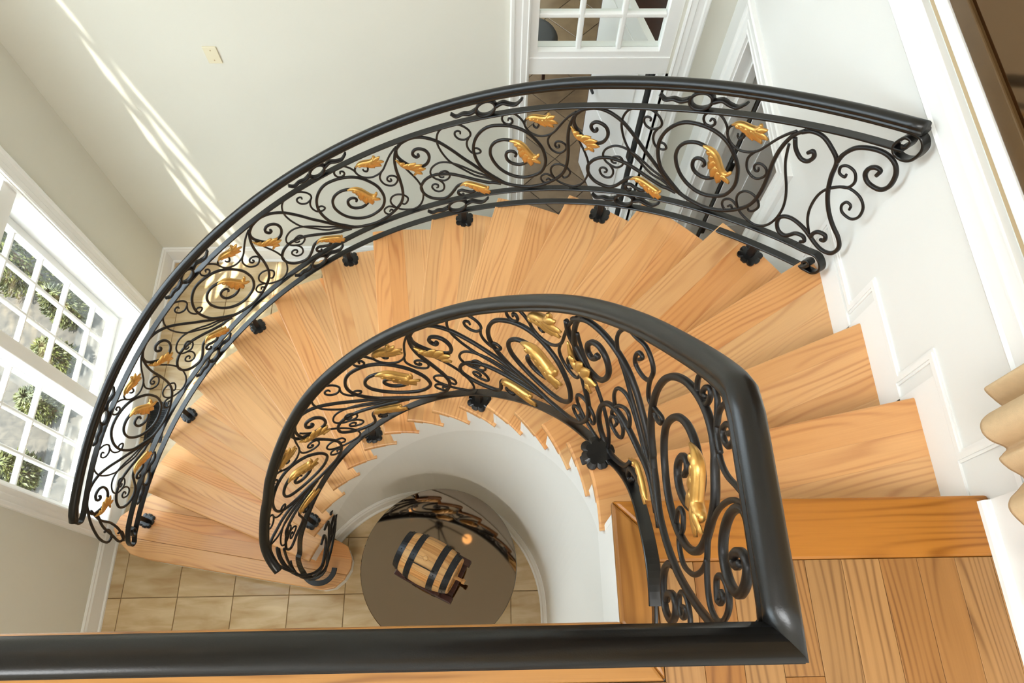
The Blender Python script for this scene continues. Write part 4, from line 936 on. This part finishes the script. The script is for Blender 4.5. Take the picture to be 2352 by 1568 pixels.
# scrolls folded round the lower end
for pts in ([(163.5, .62), (165.5, .55), (167.2, .44), (167.4, .34), (166.2, .30), (165.4, .35), (166.0, .39)], [(163.8, .50), (165.2, .42), (166.0, .30), (166.6, .20), (165.8, .15), (164.9, .19), (165.4, .23)],
            [(163.6, .58), (164.4, .46), (164.2, .34), (164.8, .22), (166.2, .14)]):
    strand(OS, [(a, zn(a) + o_) for a, o_ in pts], 'M', orl, 'scroll')
for a in (51.3, 77.2, 101.9, 126.0, 150.0): collar(OS, orl, a, z2, lambda t: zh(t) - 0.028)
for a in (56.9, 82.1, 106.8, 130.9, 154.9): collar(OS, orl, a, z4, z3)
for k in (4, 6, 8, 10, 12, 14):
    a = TH[k] - 5.3; p = pol(CO, RRO, a); flange(orl, p, radians(a), zk(k), z4(a) - 0.004)
a = 161.5; p = pol(CO, RRO, a); flange(orl, p, radians(a), zk(16), z4(a) - 0.004)

# ---- inner railing and landing guard (one welded piece)
irl = thing('stair_railing', 'inner wrought-iron railing with a moulded black handrail continuing as the landing guard', 'railing', (-0.48, 1.18, 1.9))
aE = -(CI.y - 0.030) / (IS.R * pi / 180)       # arc coordinate of the landing corner
qa = [aE + (0 - aE) * i / 8 for i in range(8)] + [160.0 * i / 120 for i in range(121)]
P = [IS.pos(a, ihand_z(a)) for a in qa]
P = P[:len([a for a in qa if a <= 142])]
ptail = crom([IS.pos(142, ihand_z(142)), Vector((-1.166, 0.817, 1.372)), Vector((-1.195, 0.769, 1.29)), Vector((-1.219, 0.709, 1.20)), Vector((-1.234, 0.656, 1.12)), Vector((-1.231, 0.612, 1.06)), Vector((-1.211, 0.567, 1.015)), Vector((-1.180, 0.526, 0.985))], 5)
P += ptail[1:]
CAPI = [(a * 1.1, b_) for a, b_ in CAP]
yc = 0.030; xr = CI.x + IS.R; zg = H + 0.85
corner = Vector((xr, yc, zg))
P[0] = corner
hvv, hvf = sweep(P, CAPI)
m = len(CAPI)
for q in range(m): hvv[q] = Vector((xr + CAPI[q][0], yc - CAPI[q][0], zg + CAPI[q][1]))
make('handrail', (hvv, hvf), MAT['iron_rail'], irl, True)
gv = [Vector((xr + sx, yc - sx, zg + uz)) for sx, uz in CAPI] + [Vector((XL + 0.01, yc - sx, zg + uz)) for sx, uz in CAPI]
gf = [(i, (i + 1) % m, m + (i + 1) % m, m + i) for i in range(m)] + [tuple(range(m - 1, -1, -1)), tuple(range(m, 2 * m))]
make('landing_handrail', (gv, gf), MAT['iron_rail'], irl, True)
# lower flat bar of the inner railing, running into the volute on the curtail step
qa = [-16.0 + i for i in range(0, int(IS.end) + 16)]
PP = [IS.pos(a, ilow_z(a)) for a in qa]
make('bar', sweep(PP, PROF_F, ref=lambda i: IS.nrm(qa[i])), MAT['iron_rail'], irl)
vol = [(0.347, 0.160, H + .085), (0.347, 0.12, H + .078), (0.344, 0.085, H + .070), (0.335, 0.060, H + .062), (0.320, 0.055, H + .055), (0.310, 0.066, H + .05), (0.312, 0.080, H + .048), (0.322, 0.082, H + .046)]
c = crom([Vector(p) for p in vol], 5)
make('bar_scroll', sweep(c, rsq(0.009, 0.033, 0.002)), MAT['iron_rail'], irl)
ilo = lambda a: ilow_z(a) + 0.006
ihi = lambda a: ihand_z(a) - 0.024
for apex in (126.25, 79.62):
    panel(IS, irl, apex, 46.2, ilo, ihi, 0.34, leafw=0.062)
panel(IS, irl, 170.5, 46.0, ilo, ihi, 0.34, leafw=0.058, skip=('curl', 'l3'))
for k, (kind, pts) in LANDING.items(): strand(IS, pts, kind, irl, 'scroll')
for k, pts, sg, w in LANDLEAVES:
    make('acanthus_leaf', leaf_mesh(IS, pts, sg, w, 0.0), MAT['gold'], irl, True)['label'] = 'gilded acanthus leaf'
# scrolls wrapped round the volute
for pts in ([(158, .74), (164, .62), (172, .50), (180, .42), (188, .44), (190, .52), (186, .55)], [(158, .70), (166, .50), (176, .34), (186, .26), (196, .27), (200, .34), (196, .38), (192, .34)],
            [(160, .40), (168, .34), (176, .40), (184, .38), (194, .30), (202, .32), (204, .42), (199, .46)], [(157, .60), (160, .48), (163, .40), (167, .42), (167, .50), (163, .50)],
            [(170, .28), (180, .30), (190, .38), (196, .48), (192, .54)]):
    strand(IS, [(a, 0.19 + z_ * 0.9) for a, z_ in pts], 'M', irl, 'scroll')
for k, a, r in ((1, 14.6, 0.790), (6, 60.3, 0.815), (10, 102.3, 0.822), (14, 142.3, 0.822)):
    p = pol(CI, r, a); q = pol(CI, IS.rad(a), a); hgt = ilow_z(a) - zk(k)
    flange(irl, p, radians(a), zk(k), ilow_z(a) - 0.004, ((q.x - p.x) / max(hgt, .03), (q.y - p.y) / max(hgt, .03)))
# landing guard along the front edge: same panels in a straight run
class FrontSurf:
    def pos(s, a, z, off=0.0): return Vector((xr - 0.02 + a, yc + off, z))
    def nrm(s, a): return Vector((0, -1, 0))
FS = FrontSurf()
make('bar', box((XL + 0.02, yc - 0.0165, H + 0.07), (xr, yc + 0.0165, H + 0.079)), MAT['iron_rail'], irl)
for j in range(4):
    ap = -2.78 + 0.69 * j
    panel(FS, irl, ap + 0.02, -0.69, lambda a: H + 0.08, lambda a: H + 0.828, 0.0, leafw=0.06, amin=-2.85, amax=-0.02)

# ================================================================== THINGS
# ---- round table
tb = thing('round_table', 'round pedestal table with a dark mirror-polished top, in the stair well', 'table', (-0.345, 0.57, 0))
tcx, tcy, tz, trr = -0.345, 0.57, 0.75, 0.4445
make('table_top', lathe([(trr - 0.02, -0.03), (trr - 0.004, -0.027), (trr, -0.016), (trr - 0.001, -0.006), (trr - 0.005, 0.0)], 96, (tcx, tcy, tz)), MAT['table_glass'], tb)
make('pedestal', lathe([(0.045, 0.05), (0.05, 0.09), (0.035, 0.13), (0.04, 0.3), (0.06, 0.42), (0.04, 0.52), (0.035, 0.6), (0.09, 0.68), (0.16, 0.72)], 28, (tcx, tcy, 0)), MAT['dark_wood'], tb, True)
for a in range(3):
    d = pol(Vector((0, 0)), 1, 40 + 120 * a)
    c = crom([Vector((tcx + d.x * r, tcy + d.y * r, z)) for r, z in ((0.03, 0.13), (0.1, 0.12), (0.2, 0.06), (0.28, 0.02))], 5)
    make('foot', sweep(c, rsq(0.04, 0.035, 0.008)), MAT['dark_wood'], tb, True)

# ---- wooden barrel on its cradle
bc = Vector((-0.385, 0.565, tz + 0.062 + 0.128)); bang = atan2(-0.46, 0.88)
BM = Matrix.Translation(bc) @ Matrix.Rotation(bang, 4, 'Z')
brl = thing('wooden_barrel', 'small oak barrel with black riveted hoops lying on the round table', 'barrel', bc)
BL = 0.165
def brad(x): return 0.128 - 0.030 * (x / BL) ** 2
NS = 20
for i in range(NS):
    a0, a1 = 2 * pi * i / NS + 0.004, 2 * pi * (i + 1) / NS - 0.004
    v = []; f = []; nx = 12
    for j in range(nx + 1):
        x_ = -BL + 2 * BL * j / nx; r = brad(x_) + 0.0006 * ((i * 7) % 3)
        for (rr_, aa) in ((r, a0), (r * 1.0008, (a0 + a1) / 2), (r, a1), (r - 0.012, a1), (r - 0.012, a0)): v.append((x_, rr_ * cos(aa), rr_ * sin(aa)))
    for j in range(nx):
        for q in range(5): f.append((j * 5 + q, j * 5 + (q + 1) % 5, (j + 1) * 5 + (q + 1) % 5, (j + 1) * 5 + q))
    f.append((0, 1, 2, 3, 4)); f.append(tuple(nx * 5 + q for q in (4, 3, 2, 1, 0)))
    o = make('stave', (v, f), MAT['oak_barrel'], brl, loc=bc, rotz=bang)
for (xa, xb) in ((-0.166, -0.130), (-0.092, -0.056), (0.050, 0.086), (0.122, 0.158)):
    n = 48; v = []; f = []
    for x_ in (xa, xb):
        for e_ in (0.0025, -0.001):
            for i in range(n): v.append((x_, (brad(x_) + e_) * cos(2 * pi * i / n), (brad(x_) + e_) * sin(2 * pi * i / n)))
    for (p_, q_) in ((0, 2), (2, 3), (3, 1), (1, 0)):
        for i in range(n): f.append((p_ * n + i, p_ * n + (i + 1) % n, q_ * n + (i + 1) % n, q_ * n + i))
    hoop = make('hoop', (v, f), MAT['hoop_iron'], brl, loc=bc, rotz=bang)
    xm = (xa + xb) / 2
    for i in range(16):
        aa = 2 * pi * i / 16 + 0.1
        rv_ = lathe([(0.0042, 0), (0.003, 0.002), (0.001, 0.003)], 6)
        M4 = Matrix.Rotation(aa, 4, 'X') @ Matrix.Translation((xm, 0, brad(xm) + 0.002))
        make('rivet', xform(rv_, M4), MAT['hoop_iron'], hoop, loc=bc, rotz=bang)
for sg in (-1, 1):
    n = 32; x_ = sg * (BL - 0.014); r = brad(x_) - 0.012
    v = [(x_ - 0.006, r * cos(2 * pi * i / n), r * sin(2 * pi * i / n)) for i in range(n)] + [(x_ + 0.006, r * cos(2 * pi * i / n), r * sin(2 * pi * i / n)) for i in range(n)]
    f = [tuple(range(n - 1, -1, -1)), tuple(range(n, 2 * n))] + [(i, (i + 1) % n, n + (i + 1) % n, n + i) for i in range(n)]
    make('barrel_head', (v, f), MAT['oak_barrel'], brl, loc=bc, rotz=bang)
make('bung', xform(lathe([(0.014, 0.1), (0.014, 0.13), (0.011, 0.136)], 16), Matrix.Translation((-0.005, 0, 0))), MAT['oak_barrel'], brl, loc=bc, rotz=bang)
make('spigot', xform(lathe([(0.012, 0), (0.012, 0.02), (0.009, 0.03), (0.009, 0.055), (0.014, 0.06), (0.014, 0.075)], 14), Matrix.Translation((BL - 0.02, 0, -0.05)) @ Matrix.Rotation(pi / 2, 4, 'Y')), MAT['oak_barrel'], brl, loc=bc, rotz=bang)
make('bung_hole_cap', xform(lathe([(0.013, 0.115), (0.013, 0.122)], 12), Matrix.Rotation(radians(52), 4, 'X') @ Matrix.Translation((-0.01, 0, 0.004))), MAT['black_metal'], brl, loc=bc, rotz=bang)
rod = thing('thin_rod', 'thin black rod lying across the top of the barrel', 'rod', bc)
make('shaft', xform(lathe([(0.003, -0.075), (0.003, 0.075)], 8), Matrix.Translation((-0.005, -0.045, 0.1265)) @ Matrix.Rotation(pi / 2, 4, 'Y')), MAT['black_metal'], rod, loc=bc, rotz=bang)
crd = thing('barrel_cradle', 'dark wooden cradle under the small barrel', 'stand', (bc.x, bc.y, tz))
for x_ in (-0.10, 0.11):
    n = 14; top = [(0.118 * sin(radians(-62 + 124 * i / n)), 0.19 - 0.124 * cos(radians(-62 + 124 * i / n))) for i in range(n + 1)]
    outl = [(-0.125, 0.012)] + [(-0.125, top[0][1])] + top + [(0.125, top[-1][1]), (0.125, 0.012)]
    v = [(x_ - 0.012, y_, z_) for y_, z_ in outl] + [(x_ + 0.012, y_, z_) for y_, z_ in outl]; k = len(outl)
    f = [tuple(range(k)), tuple(range(2 * k - 1, k - 1, -1))] + [(i, (i + 1) % k, k + (i + 1) % k, k + i) for i in range(k)]
    make('saddle', (v, f), MAT['dark_wood'], crd, loc=(bc.x, bc.y, tz), rotz=bang)
for y_ in (-0.11, 0.11): bevel(make('rail', box((-0.17, y_ - 0.018, 0.0), (0.19, y_ + 0.018, 0.024)), MAT['dark_wood'], crd, loc=(bc.x, bc.y, tz + 0.001), rotz=bang), 0.004)
bevel(make('base_board', box((-0.15, -0.13, 0.0005), (0.18, 0.13, 0.012)), MAT['dark_wood'], crd, loc=(bc.x, bc.y, tz + 0.0005), rotz=bang), 0.003)

# ---- switch plate on the back wall
sp = thing('wall_plate', 'small ivory blank cover plate on the back wall', 'cover plate', (-1.514, YB, 2.11))
bevel(make('plate', box((-1.551, YB - 0.007, 2.05), (-1.477, YB, 2.166)), MAT['plate_plastic'], sp), 0.003)
for z in (2.075, 2.141): make('screw', xform(lathe([(0.004, 0), (0.003, 0.002)], 10), Matrix.Translation((-1.514, YB - 0.007, z)) @ Matrix.Rotation(pi / 2, 4, 'X')), MAT['frame_tan'], sp)

# ---- floor register by the left wall
vr = thing('floor_register', 'dark slatted floor register in the tiles by the window', 'register', (-2.46, 1.70, 0))
bevel(make('frame', MB().box((-2.53, 1.55, 0), (-2.40, 1.565, 0.006)).box((-2.53, 1.845, 0), (-2.40, 1.86, 0.006)).box((-2.53, 1.565, 0), (-2.515, 1.845, 0.006)).box((-2.415, 1.565, 0), (-2.40, 1.845, 0.006)).vf, MAT['hoop_iron'], vr), 0.002, 1)
for i in range(18):
    y = 1.573 + i * 0.0158; make('slat', box((-2.515, y, 0.0005), (-2.415, y + 0.007, 0.005)), MAT['hoop_iron'], vr)
make('duct_shade', box((-2.514, 1.566, 0.0002), (-2.416, 1.844, 0.0008)), MAT['black_metal'], vr)  # flat black sheet stands in for the dark hollow below the slats

# ---- framed mirror on the right wall
fm = thing('framed_mirror', 'large dark mirror in a tan and bronze frame on the right wall', 'mirror', (XW, 1.6, 3.6))
MY0, MY1, MZ0, MZ1 = 0.70, 2.6, 3.60, 5.2
def frame_ring(name, inset, w, d, mat):
    a, b_, c, e_ = MY0 + inset, MY1 - inset, MZ0 + inset, MZ1 - inset
    mb = MB().box((XW - d, a, c), (XW - 0.0005, b_, c + w)).box((XW - d, a, e_ - w), (XW - 0.0005, b_, e_)).box((XW - d, a, c + w), (XW - 0.0005, a + w, e_ - w)).box((XW - d, b_ - w, c + w), (XW - 0.0005, b_, e_ - w))
    return bevel(make(name, mb.vf, MAT[mat], fm), 0.004)
frame_ring('outer_frame', 0.0, 0.034, 0.012, 'frame_tan')
frame_ring('bead', 0.034, 0.040, 0.030, 'trim_white')
frame_ring('inner_frame', 0.074, 0.055, 0.022, 'frame_bronze')
make('mirror_glass', box((XW - 0.010, MY0 + 0.129, MZ0 + 0.129), (XW - 0.004, MY1 - 0.129, MZ1 - 0.129)), MAT['mirror_dark'], fm)

# ---- linen curtain at the right edge
cu = thing('curtain', 'pleated tan linen curtain hanging in front of the white wall at the right edge', 'curtain', (1.17, 0.35, 3.4))
prof = []
ys = [0.62, 0.60, 0.575, 0.555, 0.54, 0.515, 0.49, 0.47, 0.455, 0.44, 0.425, 0.405, 0.385, 0.36, 0.335, 0.31, 0.28, 0.25, 0.2, 0.14, 0.08, 0.0, -0.08]
xs_ = [1.20, 1.165, 1.185, 1.205, 1.16, 1.125, 1.118, 1.135, 1.175, 1.16, 1.145, 1.165, 1.20, 1.175, 1.14, 1.13, 1.155, 1.195, 1.14, 1.20, 1.13, 1.19, 1.14]
cc = crom([Vector((x_, y_)) for x_, y_ in zip(xs_, ys)], 6)
v = []; f = []; zt_ = 5.6
lev_ = [0.0, 0.01, 0.12, 0.6, 1.2, 2.2]
for i, q in enumerate(cc):
    zb = 3.41 + 0.5 * (1.205 - q.x) * 0.6 - 0.0
    for l in lev_:
        v.append((q.x - 0.006 * sin(l * 3), q.y, zb + l))
    for l in lev_: v.append((q.x + 0.004, q.y + 0.001, zb + l))
W = len(lev_)
for i in range(len(cc) - 1):
    for l in range(W - 1):
        a, b_ = i * 2 * W + l, (i + 1) * 2 * W + l
        f.append((a, b_, b_ + 1, a + 1)); f.append((a + W, a + W + 1, b_ + W + 1, b_ + W))
    a, b_ = i * 2 * W, (i + 1) * 2 * W; f.append((a, a + W, b_ + W, b_))
make('drape', (v, f), MAT['linen'], cu, True)
make('rod', xform(lathe([(0.014, -0.7), (0.014, 0.85)], 12), Matrix.Translation((1.16, 0.1, 5.6)) @ Matrix.Rotation(-pi / 2, 4, 'X')), MAT['frame_bronze'], cu, True)

# ---- chandelier above the stair well, mirrored in the table
chc = Vector((-0.70, 1.60, 5.0))
ch = thing('chandelier', 'iron chandelier with round amber globes, seen mirrored in the table top', 'chandelier', chc)
make('stem', lathe([(0.012, 0.15), (0.012, 1.98)], 10, chc), MAT['iron'], ch, True)
make('canopy', lathe([(0.02, 1.94), (0.07, 1.985), (0.075, 1.999)], 20, chc), MAT['iron'], ch, True)
make('hub', lathe([(0.01, -0.12), (0.035, -0.08), (0.02, -0.02), (0.05, 0.05), (0.025, 0.12), (0.012, 0.17)], 20, chc), MAT['iron'], ch, True)
for i in range(6):
    a = radians(35 + 60 * i)
    c = crom([chc + Vector((cos(a) * r, sin(a) * r, z)) for r, z in ((0.02, 0.0), (0.12, -0.08), (0.24, -0.06), (0.33, 0.02), (0.36, 0.06))], 6)
    arm = make('arm', sweep(c, ngon(0.008, 8), ref=lambda i_: (-sin(a), cos(a), 0)), MAT['iron'], ch, True)
    g = chc + Vector((cos(a) * 0.36, sin(a) * 0.36, 0.11))
    make('globe', lathe([(0.012, -0.052), (0.034, -0.042), (0.05, -0.02), (0.055, 0.0), (0.05, 0.022), (0.034, 0.043), (0.012, 0.054)], 20, g), MAT['lamp_globe'], arm, True)

# ================================================================== OUTSIDE
gr = make('ground', box((-30, -14, -0.5), (XL - 0.22, 18, -0.35)), MAT['gravel']); struct(gr)
rl = random.Random(8)
def shrub(x, y, z0, h, r, n, label):
    s_ = thing('shrub', label, 'shrub', (x, y, z0), 'shrubs outside the window')
    make('stem', lathe([(0.03, 0), (0.015, h * 0.7)], 8, (x, y, z0)), MAT['bark'], s_, True)
    v = []; f = []
    for i in range(n):
        u = rl.random() ** 0.8; t = rl.uniform(0, 2 * pi); rad = r * (0.35 + 0.65 * sin(pi * min(1, 0.12 + u * 0.88)) ** 0.8) * (1 - 0.45 * u) * rl.uniform(0.6, 1.05)
        p = Vector((x + rad * cos(t), y + rad * sin(t), z0 + 0.05 + u * h))
        d = Vector((cos(t), sin(t), rl.uniform(-0.1, 0.9))).normalized(); s1 = d.cross(Vector((rl.uniform(-1, 1), rl.uniform(-1, 1), rl.uniform(-1, 1)))).normalized()
        L_ = rl.uniform(0.03, 0.06); w_ = L_ * 0.35; k = len(v)
        v += [p - s1 * w_, p + d * L_ * 0.6 + s1.cross(d) * 0.01, p + s1 * w_, p + d * L_]; f += [(k, k + 1, k + 3), (k + 1, k + 2, k + 3)]
    o = make('foliage', (v, f), MAT['foliage'], s_, recalc=False); o['kind'] = 'stuff'
shrub(-3.85, 3.12, -0.35, 0.95, 0.34, 6000, 'large yellow-green evergreen shrub outside the far casement')
shrub(-3.42, 2.72, -0.35, 0.42, 0.15, 1800, 'small low shrub next to the large evergreen outside')
shrub(-3.40, 2.30, -0.35, 0.36, 0.12, 1400, 'low shrub in the row outside, behind the white mullion')
shrub(-3.42, 1.90, -0.35, 0.36, 0.13, 1500, 'low shrub outside the middle panes of the near casement')
shrub(-3.46, 1.40, -0.35, 0.40, 0.14, 1600, 'low bright shrub outside the lowest panes of the near casement')
